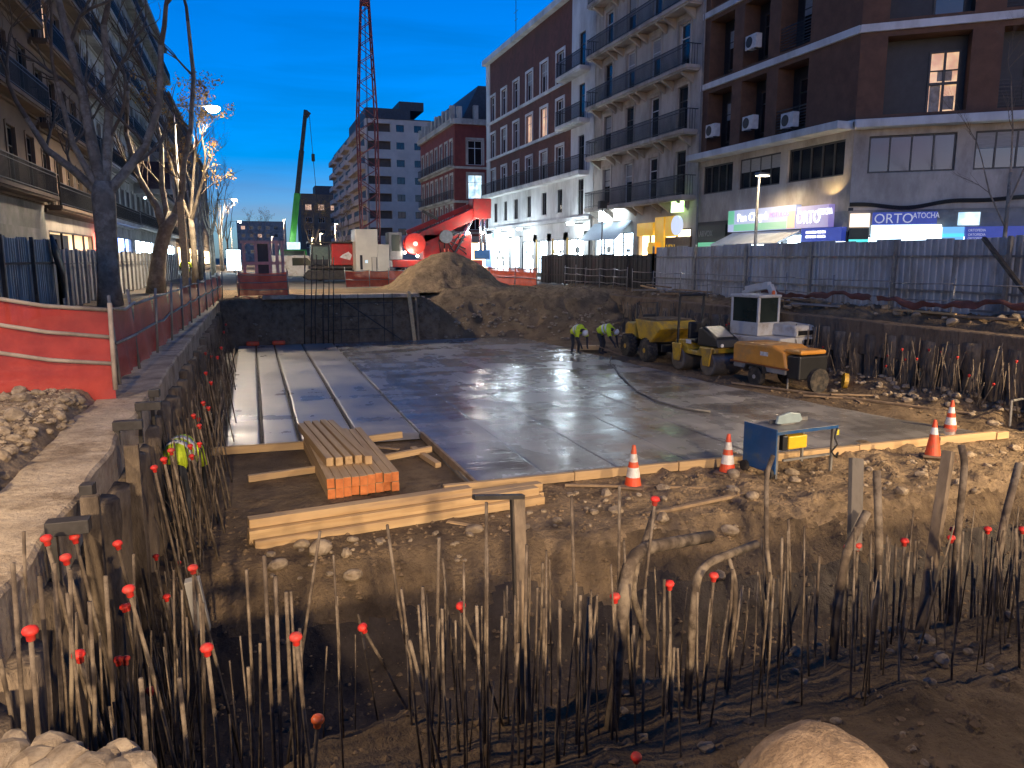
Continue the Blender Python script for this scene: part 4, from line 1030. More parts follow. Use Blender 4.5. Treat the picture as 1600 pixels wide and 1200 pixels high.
# the left wall bars: leaning out of the trench, thick clumps
for k in range(85):
    y = 4.6 + 24 * random.random() ** 1.7; x = -1.02 + random.uniform(-.12, .28) + (.0 if y < 12 else -.1)
    zb = -3.3 if y < 10 else -2.45
    L_ = random.uniform(1.1, 2.1); ln = random.gauss(-.10, .10)
    rebar((x, y, zb), (x + ln, y + random.gauss(.1, .28), min(zb + L_, -.65)), random.choice([.010, .012, .014]), random.random() < .22, None, GL)
for a in ((302, 893, 6.0), (242, 735, 8.2), (257, 722, 8.4), (268, 708, 8.6), (298, 700, 10.5), (300, 716, 10.2), (318, 632, 12.5), (326, 640, 12.6), (303, 652, 11.8), (312, 668, 11.4), (74, 848, 5.4), (118, 845, 5.8), (104, 878, 5.3), (185, 855, 6.2), (203, 928, 5.4), (330, 600, 14.2), (340, 560, 17), (346, 545, 19), (350, 520, 24), (353, 508, 28), (322, 585, 15)):
    tip = atY(*a); b = Vector((tip.x + .25, tip.y + .15, min(tip.z - 1.3, -2.4)))
    rebar(b, tip, .0135, True, LEFTC, GL)
for o in [o for o in COL.objects if o.get('group') == GL and not o.get('label')]: o['label'] = LEFTC if o.children else LEFTU
# the right wall bars
for k in range(75):
    y = random.uniform(9.5, 27); x = 17.25 + random.uniform(-.25, .25); zb = -2.3
    rebar((x, y, zb), (x + random.gauss(0, .18), y + random.gauss(0, .25), zb + random.uniform(.8, 1.55)), random.choice([.012, .014, .016]), random.random() < .42, None, GR)
for o in [o for o in COL.objects if o.get('group') == GR and not o.get('label')]: o['label'] = RIGHTC if o.children else RIGHTU
for k in range(28):
    y = random.uniform(26, 34); x = 17.2 + random.uniform(-.5, .3)
    rebar((x, y, -2.3), (x + random.gauss(0, .3), y + random.gauss(0, .3), random.uniform(-.9, -.1)), .018, False, 'dark bar standing behind the machines at the far right wall', 'bars behind the machines', m=DSTEEL)
# big bent pieces
def P(px, py, Y0): return atY(px, py, Y0)
rebar(P(950, 1190, 4.7), P(1110, 838, 5.5), .052, False, 'thick bent pipe curving over to the right in the near row', None, [P(968, 990, 4.75), P(985, 860, 4.95)], name='bent_pipe', n=12, cat='pipe', m=RUST)
rebar(P(1012, 1000, 4.85), P(1022, 800, 5.3), .026, False, 'stub of bar leaning beside the thick bent pipe', None, [P(985, 920, 5.0)], cat='rebar')
rebar(P(1068, 1190, 4.7), P(1182, 850, 5.3), .034, False, 'bent bar arching right with a drooping end in the near row', None, [P(1080, 1000, 4.75), P(1090, 885, 4.9)], name='bent_bar', n=9)
rebar(P(1130, 1180, 4.8), P(1135, 862, 5.1), .020, False, 'thin kinked bar next to the arched bar', None, [P(1152, 915, 5.0)])
rebar(P(1290, 1140, 4.9), P(1355, 800, 5.0), .036, False, 'pale bar with a kink under two red caps', None, [P(1318, 870, 4.95)], name='bent_bar', n=9)
rebar(P(1342, 1160, 4.7), P(1370, 735, 5.2), .034, False, 'tall pale bar with a knuckle beside the two red caps', None, [P(1375, 880, 5.0)], name='bent_bar', n=9)
rebar(P(1478, 1060, 5.1), P(1502, 695, 5.3), .032, False, 'tall bar bent at the top next to the brown timber post', None, [P(1497, 830, 5.2), P(1508, 725, 5.25)], name='bent_bar', n=9)
rebar(P(1535, 1050, 5.2), P(1592, 725, 5.4), .036, False, 'bar bent over to the right near the frame edge', None, [P(1565, 830, 5.2)], name='bent_bar', n=9)
rebar(P(1208, 940, 4.9), P(1208, 712, 5.1), .020, False, 'slim crooked bar in front of the saw table', None, [P(1197, 850, 4.95), P(1198, 740, 5.05)], name='bent_bar')
RUSTL = mat('weathered_section', (.27, .20, .13), (.10, .07, .045), rough=.9, scale=3, bump=.6, bscale=20, bdist=.01, dirt=(.06, .045, .033), dscale=2.5, stretch=(1, 1, .4))
def post(name, p, q, w, h, m, label, cat, roll=0, extra=None):
    p, q = Vector(p), Vector(q); o = MB().beam((0, 0, 0), q - p, w, h, roll).build(name, m, bevel=.006); o.location = p; return tag(o, label, cat)
t = thing('steel_post', 'upright steel section with a flat bar across its top in the near row', 'post', P(822, 1140, 5.0))
d = P(810, 775, 5.1) - P(822, 1140, 5.0)
b = MB(); b.beam((0, 0, 0), d, .085, .05); b.build('web', RUSTL, t, bevel=.004)
b = MB(); b.beam(Vector((-.045, .03, 0)), d + Vector((-.045, .03, 0)), .012, .05); b.build('flange', DSTEEL, t)
b = MB(); q = P(740, 777, 5.0) - P(822, 1140, 5.0); b.beam(q, d + Vector((.03, -.02, .0)), .05, .03); b.build('crossbar', DSTEEL, t)
post('timber_post', P(1335, 860, 5.1), P(1338, 716, 5.3), .13, .05, mat('grey_timber', (.20, .17, .135), (.08, .07, .058), rough=.9, scale=4, stretch=(1, 1, .3), bump=.6, dirt=(.05, .04, .033)), 'short grey timber post beside the kinked pale bar', 'post')
post('timber_post', P(1438, 1000, 5.1), P(1482, 705, 5.4), .10, .06, RUSTL, 'brown leaning timber post in the near row', 'post', .4)
post('timber_post', P(318, 985, 6.1), P(300, 905, 6.1), .11, .10, GREYW, 'short concrete stub standing in the left trench', 'post')
post('timber_post', (7.22, 36.15, -2.2), (7.02, 36.35, .15), .17, .08, WOODY, 'tall plank standing upright against the dark back wall', 'post')
post('timber_post', (7.42, 36.15, -2.2), (7.36, 36.35, -.1), .09, .08, WOLD, 'narrow plank beside the tall upright plank at the back wall', 'post')
# steel plates and sections standing on the guide beam
for i, (px, py, w) in enumerate(((107, 822, .27), (137, 765, .10), (200, 664, .30), (232, 634, .30), (241, 614, .14))):
    q = atZ(px, py, -.13)
    t = thing('steel_section', ('nearest dark steel plate head', 'small dark plate head beside the brown post', 'wide dark plate head midway', 'dark plate head next to the farthest', 'smallest farthest dark plate head')[i] + ' on the left guide beam', 'plate', (q.x, q.y, -1.2), random.uniform(-.1, .1), 'steel heads on the guide beam')
    q.z = -.13
    MB().box(-w / 2, w / 2, -.06, .06, q.z + 1.2 - .05, q.z + 1.2 + .05).build('plate', DSTEEL, t, bevel=.006)
    MB().box(-w / 2 + .01, -w / 2 + .06, -.03, .03, .6, q.z + 1.2 - .052).build('web', DSTEEL, t)
for px, py, y, w in ((140, 775, 6.6, .13), (205, 695, 8.6, .14)):
    q = atX(px, py, -1.28); post('timber_lagging', (q.x, q.y, -2.7), (q.x, q.y, q.z), w, .08, PILE, 'brown timber lagging post against the left wall at %s' % {140: 'the nearest plates', 205: 'the wide plate', 100: 'the near end'}[px], 'post')

# ---------- timber
def plank(p, q, w, h, m, label, group=None, name='plank', end=None, cat='timber'):
    """p, q: ground centres of the two ends, bottom z"""
    p, q = Vector(p), Vector(q); L_ = (q - p).length
    b = MB(); b.box(0, L_, -w / 2, w / 2, 0, h)
    if end: b.I = [0, 0, 0, 1, 0, 1]
    o = b.build(name, [m, end] if end else m, bevel=.005, seg=1)
    dv = q - p; o.location = p; o.rotation_euler = (random.gauss(0, .012), -math.asin(dv.z / L_), math.atan2(dv.y, dv.x) + random.gauss(0, .0025)); return tag(o, label, cat, group)
sx0, sy0 = 1.0, 12.55
dirv = Vector((-.045, 1, 0)).normalized(); side = Vector((1, .10, 0)).normalized()
for lay in range(2):
    for j in range(9):
        p = Vector((sx0, sy0, -2.24 + lay * .172)) + side * (.065 + j * .136) + dirv * random.uniform(-.04, .06)
        plank(p, p + dirv * random.uniform(3.6, 3.8), .128, .168, WOOD, 'timber beam with orange painted end in the %s tier of the stack' % ('bottom' if lay == 0 else 'second'), 'stacked beams', 'timber_beam', WEND)
for j, off in enumerate((0, .16, .33, .50, .66)):
    p = Vector((sx0 + .06, sy0 + .75, -2.24 + .345)) + side * (.07 + off) + dirv * random.uniform(-.1, .2)
    plank(p, p + Vector((-.10, 1, 0)).normalized() * random.uniform(3.0, 3.4), .125, .15, WOOD, 'loose timber beam lying on top of the stack', 'top beams', 'timber_beam', WOOD)
plank((2.25, 13.9, -2.25), (2.05, 15.6, -2.25), .13, .15, WOOD, 'short beam on the ground right of the stack')
A, B2 = Vector((-.16, 10.72, -2.26)), Vector((4.32, 11.36, -2.26)); sd = Vector((-.14, 1, 0)).normalized()
for i, (o1, z_, e0, e1) in enumerate(((0, 0, 0, 0), (.20, 0, -.05, .1), (.40, 0, .06, -.03), (.06, .13, -.06, -.05), (.28, .13, .02, .12), (.17, .26, -.04, -1.2))):
    dl = (B2 - A).normalized()
    plank(A + sd * o1 + dl * e0 + Vector((0, 0, z_)), B2 + sd * o1 + dl * e1 + Vector((0, 0, z_)), .19, .125, WOOD, ('front bottom', 'middle bottom', 'rear bottom', 'front upper', 'rear upper', 'topmost')[i] + ' plank of the long pale pile', 'long planks', 'plank')
plank((2.6, 10.85, -2.27), (3.5, 10.2, -2.33), .09, .05, WOOD, 'short offcut poking out under the long pale planks')
# formwork along the slab front
x = 2.9; i = 0
while x < 15.6:
    L_ = random.choice([1.6, 2.1, 2.4, .7]); yy = 12.30 + random.uniform(-.02, .02)
    e = min(x + L_, 15.75)
    plank((x, yy, -2.25), (e, yy + random.uniform(-.03, .03), -2.25), .10, .15 + .012 * (i % 3), WOOD, ('first', 'second', 'third', 'fourth', 'fifth', 'sixth', 'seventh', 'eighth', 'ninth', 'tenth', 'eleventh', 'twelfth', 'thirteenth')[i] + ' formwork board from the left along the slab front', 'formwork boards along the slab front', 'formwork_board'); x = e + .012; i += 1
plank((3.50, 12.45, -2.27), (3.42, 16.5, -2.27), .06, .15, WOLD, 'dark formwork board along the side of the slab notch')
plank((3.22, 14.05, -2.29), (3.02, 15.5, -2.29), .12, .10, WOOD, 'short pale board lying beside the notch edge')
plank((-.98, 16.3, -2.25), (1.05, 16.25, -2.25), .09, .16, WOOD, 'formwork board across the left lanes of the slab')
plank((1.95, 16.22, -2.22), (2.95, 16.4, -2.20), .10, .14, WOOD, 'formwork board right of the stack at the lane ends')
plank((-.25, 14.15, -2.27), (1.0, 14.35, -2.25), .10, .12, WOOD, 'beam on the dirt left of the stack')
plank((2.15, 14.70, -2.25), (3.3, 15.05, -2.22), .10, .12, WOOD, 'beam on the dirt right of the stack')
plank((1.9, 16.0, -2.20), (2.7, 15.4, -2.22), .09, .03, WOLD, 'thin dark lath lying by the lane ends')
plank((-1.0, 17.2, -2.25), (-.85, 36.0, -2.25), .05, .12, WOLD, 'long dark edge board along the left side of the slab')
plank((5.0, 12.0, -2.24), (7.3, 11.1, -2.25), .05, .04, WOLD, 'thin half buried lath on the berm left of the cones')
plank((7.6, 10.5, -2.22), (5.6, 10.15, -2.25), .08, .05, WOLD, 'old lath on the berm above the bent pipe')
plank((13.2, 30.3, -2.2), (13.8, 29.2, -2.1), .35, .18, WOOD, 'short pale planks behind the two workers')
for i in range(7):
    a = random.uniform(0, 3.1); c = (random.uniform(13.5, 16.5), random.uniform(13.5, 18), 0); z = hz(pit_h, c[0], c[1])
    plank((c[0], c[1], z + .01), (c[0] + math.cos(a) * 1.3, c[1] + math.sin(a) * 1.3, z + .04), .10, .04, WOLD, 'loose weathered lath on the dirt right of the slab', 'laths right of the slab')
plank((14.0, 20.2, -2.16), (16.8, 13.8, -2.12), .08, .05, WOLD, 'long lath edging the dirt right of the slab')

# ---------- traffic cones
def cone_thing(name, label, q, s=1.0, low=False, group='traffic cones', tilt=0):
    t = thing(name, label, 'cone', q, random.uniform(0, 1.5), group); t.rotation_euler[1] = tilt; t.scale = (s, s, s)
    b = MB(); b.box(-.21, .21, -.21, .21, 0, .045); b.build('base', mat('cone_base', (.20, .13, .08), (.12, .08, .055), rough=.9, scale=6), t, bevel=.02)
    def rr(z): return .155 - (.155 - .028) * z / .75
    bands = ((.045, .19, CONEO, 'sleeve'), (.19, .36, CONEW, 'reflective_band'), (.36, .46, CONEO, 'sleeve'), (.46, .60, CONEW, 'reflective_band'), (.60, .75, CONEO, 'tip')) if not low else ((.045, .46, CONEO, 'sleeve'), (.46, .60, CONEW, 'reflective_band'), (.60, .75, CONEO, 'tip'))
    for z0, z1, m_, nm in bands: MB().lathe([(rr(z0), z0), (rr(z1), z1 - .0005)], 20).build(nm, m_, t, smooth=False)
    return t
cone_thing('traffic_cone', 'striped traffic cone standing left of the other, in front of the slab board', (6.13, 11.62, hz(pit_h, 6.13, 11.62)))
cone_thing('traffic_cone', 'striped traffic cone close beside the blue saw table', (8.2, 11.85, hz(pit_h, 8.2, 11.85)))
cone_thing('traffic_cone', 'mostly orange traffic cone with a single white band at the right', (12.75, 11.5, hz(pit_h, 12.75, 11.5)), low=True, tilt=.06)
cone_thing('traffic_cone', 'smaller looking striped cone behind the slab board at the far right', (15.2, 13.3, hz(pit_h, 15.2, 13.3)))

# ---------- table saw
saw = thing('table_saw', 'blue construction table saw with clear guard, yellow box and hanging cable', 'table saw', (8.75, 11.15, -2.24), R(6)); W_, D_, H_ = 1.42, .82, .86
MB().box(-.02, W_, 0, D_, H_, H_ + .025).build('table_top', STEEL, saw, bevel=.006)
MB().box(-.03, W_ + .01, -.02, -.001, H_ - .035, H_ + .02).build('table_edge', BLUE, saw)
MB().box(-.05, -.022, -.01, D_ + .02, .10, H_ + .06).build('side_panel', BLUE, saw, bevel=.01)
for x_, y_ in ((.02, .04), (W_ - .06, .04), (W_ - .06, D_ - .06), (.62, D_ - .06)): MB().box(x_, x_ + .045, y_, y_ + .045, 0, H_ - .001).build('leg', STEEL, saw)
MB().box(.2, W_ - .08, .045, .085, .30, .34).build('stretcher', STEEL, saw)
MB().box(.28, .72, .02, .22, .52, .76).build('motor_box', mat('saw_yellow', (.80, .50, .02), (.7, .42, .02), rough=.45), saw, bevel=.02)
MB().box(.16, .28, .04, .24, .50, .78).build('motor', BLACKP, saw, bevel=.02)
g_ = MB(); g_.prism([(.30, H_ + .07), (.34, H_ + .20), (.62, H_ + .26), (.86, H_ + .22), (.92, H_ + .10), (.85, H_ + .055), (.36, H_ + .055)], .36, .42, 'XZ'); g_.build('blade_guard', mat('pale_guard', (.42, .52, .50), (.34, .42, .41), rough=.3, alpha=.8), saw, bevel=.01)
MB().lathe([(.001, -.003), (.17, -.003), (.17, .003), (.001, .003)], 28, 'Y', (.60, .39, H_ + .04)).build('saw_blade', STEEL, saw)
MB().box(.30, 1.25, .55, .58, H_ + .03, H_ + .10).build('fence_rail', STEEL, saw)
MB().tube([(W_ - .02, -.02, H_ - .03), (W_ - .10, -.05, .66), (W_ - .02, -.05, .52), (W_ - .16, -.05, .40), (W_ - .06, -.05, .30), (W_ + .03, -.03, .36), (W_, -.03, .26)], .018, 8).build('cable', BLACKP, saw, smooth=True)
MB().lathe([(.03, -.03), (.10, -.03), (.10, .03), (.03, .03)], 18, 'X', (-.08, .10, .10)).build('wheel', RUBBER, saw)
MB().lathe([(.03, -.03), (.10, -.03), (.10, .03), (.03, .03)], 18, 'X', (-.08, .74, .10)).build('wheel', RUBBER, saw)
MB().box(W_ - .05, W_ + .02, -.035, -.022, H_ - .16, H_ - .06).build('warning_sticker', mat('sticker_yellow', (.75, .65, .05), rough=.5), saw)

# ---------- machines (local x = forward)
def wheel(parent, x, y, r, w, rim=YELLOW, name='wheel', tread=True):
    t = MB(); prof = [(r * .55, -w / 2), (r * .9, -w / 2), (r, -w * .32), (r, w * .32), (r * .9, w / 2), (r * .55, w / 2)]
    t.lathe(prof, 24, 'Y', (x, y, r)); o = t.build(name, RUBBER, parent, smooth=False)
    MB().lathe([(.02, -w / 2 - .012), (r * .20, -w / 2 - .014), (r * .24, -w * .40), (r * .58, -w / 2 + .01), (r * .58, w / 2 - .01), (r * .24, w * .40), (r * .2, w / 2 + .014), (.02, w / 2 + .012)], 20, 'Y', (x, y, r)).build('rim', rim, o, smooth=False)
    if tread:
        tr = MB()
        for j in range(18):
            a = 2 * math.pi * j / 18
            for sgn in (-1, 1):
                old = tr.m; tr.m = Matrix.Translation((x, y + sgn * w * .22, r)) @ Matrix.Rotation(a + sgn * .08, 4, 'Y') @ Matrix.Translation((0, 0, r)) @ Matrix.Rotation(sgn * .5, 4, 'Z'); tr.box(-.035, .035, -w * .24, w * .24, -.01, .022); tr.m = old
        tr.build('tread', RUBBER, o)['kind'] = 'stuff'
    return o
# site dumper
dp = thing('site_dumper', 'yellow site dumper with tipping skip and chunky tyres, farthest of the parked machines', 'dumper', (14.75, 26.4, -2.2), R(-92))
for x_ in (-.95, .75):
    for y_ in (-.68, .68): wheel(dp, x_, y_, .46, .36)
MB().box(-1.5, 1.2, -.38, .38, .42, .72).build('chassis', BLACKP, dp, bevel=.03)
MB().prism([(-1.65, .75), (-1.65, 1.25), (-1.45, 1.38), (-.75, 1.38), (-.68, .75)], -.55, .55).build('engine_cover', YELLOW, dp, bevel=.05)
sk = MB(); ou = [(.15, .86), (-.22, 1.58), (1.55, 1.62), (1.85, 1.35), (1.15, .80)]
sk.prism(ou, -.80, .80); s_ = sk.build('skip', YELLOW, dp, bevel=.03)
MB().prism([(-.10, 1.60), (-.05, 1.66), (1.42, 1.68), (1.45, 1.63)], -.72, .72).build('load', EARTH, s_)
MB().box(-.55, -.15, -.26, .26, 1.0, 1.16).build('seat', BLACKP, dp, bevel=.04); MB().box(-.66, -.55, -.26, .26, 1.05, 1.72).build('seat_back', BLACKP, dp, bevel=.04)
MB().tube([(-.02, 0, 1.0), (.0, 0, 1.6)], .025, 8).lathe([(.16, 1.60), (.19, 1.62), (.16, 1.64)], 16).build('steering_wheel', BLACKP, dp)
MB().tube([(-.78, -.45, 1.0), (-.80, -.45, 2.15), (-.80, .45, 2.15), (-.78, .45, 1.0)], .035, 8).build('roll_bar', BLACKP, dp, smooth=True)
for y_ in (-.42, .42): MB().box(-1.665, -1.652, y_ - .06, y_ + .06, 1.1, 1.2).build('tail_light', CAP, dp)
# tandem roller
rl = thing('road_roller', 'yellow and black tandem roller with open roll frame', 'roller', (14.75, 22.9, -2.2), R(-86))
for x_ in (-.85, .85):
    d_ = MB().lathe([(.05, -.55), (.36, -.55), (.40, -.53), (.40, .53), (.36, .55), (.05, .55)], 30, 'Y', (x_, 0, .40)); d_.build('drum', mat('drum_steel', (.26, .23, .20), (.16, .14, .12), rough=.45, metal=.6, scale=3), rl)
    y_k = MB()
    for sg in (-1, 1): y_k.prism([(x_ - .28, .95), (x_ + .28, .95), (x_ + .16, .34), (x_ - .16, .34)], sg * .60 - .03, sg * .60 + .03)
    y_k.build('yoke', YELLOW, rl, bevel=.015)
MB().prism([(-1.05, .82), (-1.1, 1.05), (-.55, 1.12), (-.3, .78), (.2, .78), (.35, .95), (1.15, .95), (1.15, .78), (.45, .62), (-.45, .62)], -.50, .50).build('frame', YELLOW, rl, bevel=.03)
MB().prism([(.12, .96), (.16, 1.55), (.35, 1.60), (1.15, 1.25), (1.28, .97)], -.46, .46).build('hood', BLACKP, rl, bevel=.05)
MB().prism([(.36, 1.605), (1.02, 1.315), (1.02, 1.325), (.37, 1.62)], -.33, .33).build('hood_panel', mat('hood_grey', (.35, .33, .30), (.25, .24, .22), rough=.25), rl)
MB().box(-.62, -.20, -.28, .28, .98, 1.14).build('seat', BLACKP, rl, bevel=.05); MB().box(-.72, -.60, -.28, .28, 1.05, 1.70).build('seat_back', BLACKP, rl, bevel=.06)
MB().tube([(.18, 0, 1.45), (-.02, 0, 1.66)], .025, 8).build('steering_column', BLACKP, rl); MB().lathe([(.14, -.015), (.18, 0), (.14, .015)], 16, 'X', (-.05, 0, 1.68)).build('steering_wheel', BLACKP, rl)
for y_ in (-.50, .50): MB().tube([(-.95, y_, .95), (-.90, y_, 2.55), (-.84, y_, 2.62)], .045, 8).build('roll_frame', BLACKP, rl)
MB().tube([(-.86, -.5, 2.62), (-.86, .5, 2.62)], .045, 8).build('roll_frame', BLACKP, rl)
for y_ in (-.30, .30): MB().lathe([(.001, 1.285), (.06, 1.285), (.06, 1.25), (.001, 1.25)], 12, 'X', (0, y_, 1.05)).build('headlight', SHOPY if False else CONEW, rl)
MB().box(1.155, 1.175, -.35, .35, .80, .92).build('bumper', YELLOW, rl)
MB().box(-.45, -.15, -.515, -.503, .98, 1.12).build('label_plate', CONEW, rl)
# compressor trailer
ct = thing('compressor_trailer', 'orange towable compressor with black rear end on small wheels', 'compressor', (15.15, 19.75, -2.2), R(-84))
MB().prism([(-1.15, .66), (-1.15, 1.20), (-1.02, 1.30), (.55, 1.32), (1.05, 1.16), (1.18, .66)], -.62, .62).build('canopy', ORANGE, ct, bevel=.07, seg=3)
MB().box(-1.12, 1.12, -.60, .60, .50, .655).build('chassis', GREYW, ct, bevel=.02)
MB().box(-1.25, 1.22, -.63, .63, .655, .70).build('trim', mat('dark_orange', (.30, .09, .02), (.22, .07, .02), rough=.6), ct)
for y_ in (-.60, .60): wheel(ct, -.05, y_, .31, .2, GREYW, tread=False); 
for sg in (-1, 1): MB().prism([(-.50, .46), (-.40, .68), (.30, .68), (.40, .46), (.34, .46), (.26, .63), (-.36, .63), (-.44, .46)], sg * .64 - .10, sg * .64 + .10).build('mudguard', BLACKP, ct)
MB().box(1.12, 1.62, -.55, .55, .40, 1.10).build('hose_box', BLACKP, ct, bevel=.05); MB().box(.95, 1.60, -.50, .50, 1.13, 1.26).build('rear_hood', ORANGE, ct, bevel=.05)
MB().lathe([(.05, -.06), (.36, -.06), (.36, .06), (.05, .06)], 22, 'X', (1.70, .12, .38)).build('spare_wheel', RUBBER, ct)
MB().box(.1, .42, -.632, -.622, .98, 1.10).build('maker_plate', CONEW, ct)
MB().tube([(-1.1, 0, .52), (-2.0, 0, .46), (-2.05, 0, .1)], .04, 8).build('drawbar', DSTEEL, ct)
MB().tube([(1.1, -.45, .5), (1.1, -.45, .02)], .03, 8).build('prop_stand', STEEL, ct)
# white wheeled excavator behind
ex = thing('wheeled_excavator', 'white wheeled excavator with big cab window behind the orange compressor', 'excavator', (17.0, 22.6, -2.2), R(-80))
for x_ in (-1.0, 1.05):
    for y_ in (-.72, .72): wheel(ex, x_, y_, .46, .34, MWHITE)
MB().box(-1.3, 1.35, -.5, .5, .45, .80).build('chassis', DSTEEL, ex, bevel=.03)
MB().prism([(-1.2, .88), (-1.2, 1.25), (1.45, 1.28), (1.45, .88)], -.92, .92).build('upper_frame', MWHITE, ex, bevel=.04)
MB().prism([(.1, 1.28), (.1, 1.62), (.2, 1.70), (1.35, 1.66), (1.45, 1.55), (1.45, 1.28)], -.2, .92).build('engine_hood', MWHITE, ex, bevel=.06)
cabx0, cabx1, cy0, cy1, cz0, cz1 = -.85, .45, -.92, .10, 1.28, 2.66
cf = MB()
for x_ in (cabx0, cabx1 - .09):
    for y_ in (cy0, cy1 - .09): cf.box(x_, x_ + .09, y_, y_ + .09, cz0 + .45, cz1 - .10)
cf.box(cabx0, cabx1, cy0, cy1, cz0, cz0 + .45); c_ = cf.build('cab', MWHITE, ex, bevel=.02)
MB().box(cabx0 - .03, cabx1 + .03, cy0 - .03, cy1 + .03, cz1 - .10, cz1).build('roof', MWHITE, ex, bevel=.03)
for nm, a in (('window', (cabx0 + .09, cabx1 - .09, cy0 + .03, cy0 + .045, cz0 + .45, cz1 - .10)), ('window', (cabx0 + .09, cabx1 - .09, cy1 - .05, cy1 - .035, cz0 + .45, cz1 - .10)), ('windscreen', (cabx1 - .05, cabx1 - .035, cy0 + .09, cy1 - .09, cz0 + .45, cz1 - .10)), ('rear_window', (cabx0 + .03, cabx0 + .045, cy0 + .09, cy1 - .09, cz0 + .45, cz1 - .10))): MB().box(*a).build(nm, GLASSG, ex)
MB().box(-.45, -.05, -.62, -.2, 1.75, 2.2).build('seat', BLACKP, ex, bevel=.05)
MB().lathe([(.05, cz1), (.06, cz1 + .06), (.05, cz1 + .12), (.02, cz1 + .14)], 12, 'Z', (.25, -.05, 0)).build('beacon', CAPO, ex)
bo = MB(); bo.beam((-.9, .45, 1.35), (-1.5, .45, 2.75), .22, .30); bo.beam((-1.5, .45, 2.75), (-.4, .45, 2.95), .20, .26); bo.build('boom', MWHITE, ex, bevel=.03)
MB().beam((-.4, .45, 2.95), (-.15, .45, 2.5), .18, .2).build('dipper_arm', MWHITE, ex, bevel=.02); MB().cyl((-1.15, .45, 1.6), (-1.05, .45, 2.75), .05).build('hydraulic_ram', STEEL, ex)
MB().box(1.452, 1.47, .2, .7, 1.0, 1.2).build('rear_light', BLACKP, ex); MB().box(1.452, 1.475, -.1, .8, 1.35, 1.5).build('grille', BLACKP, ex)

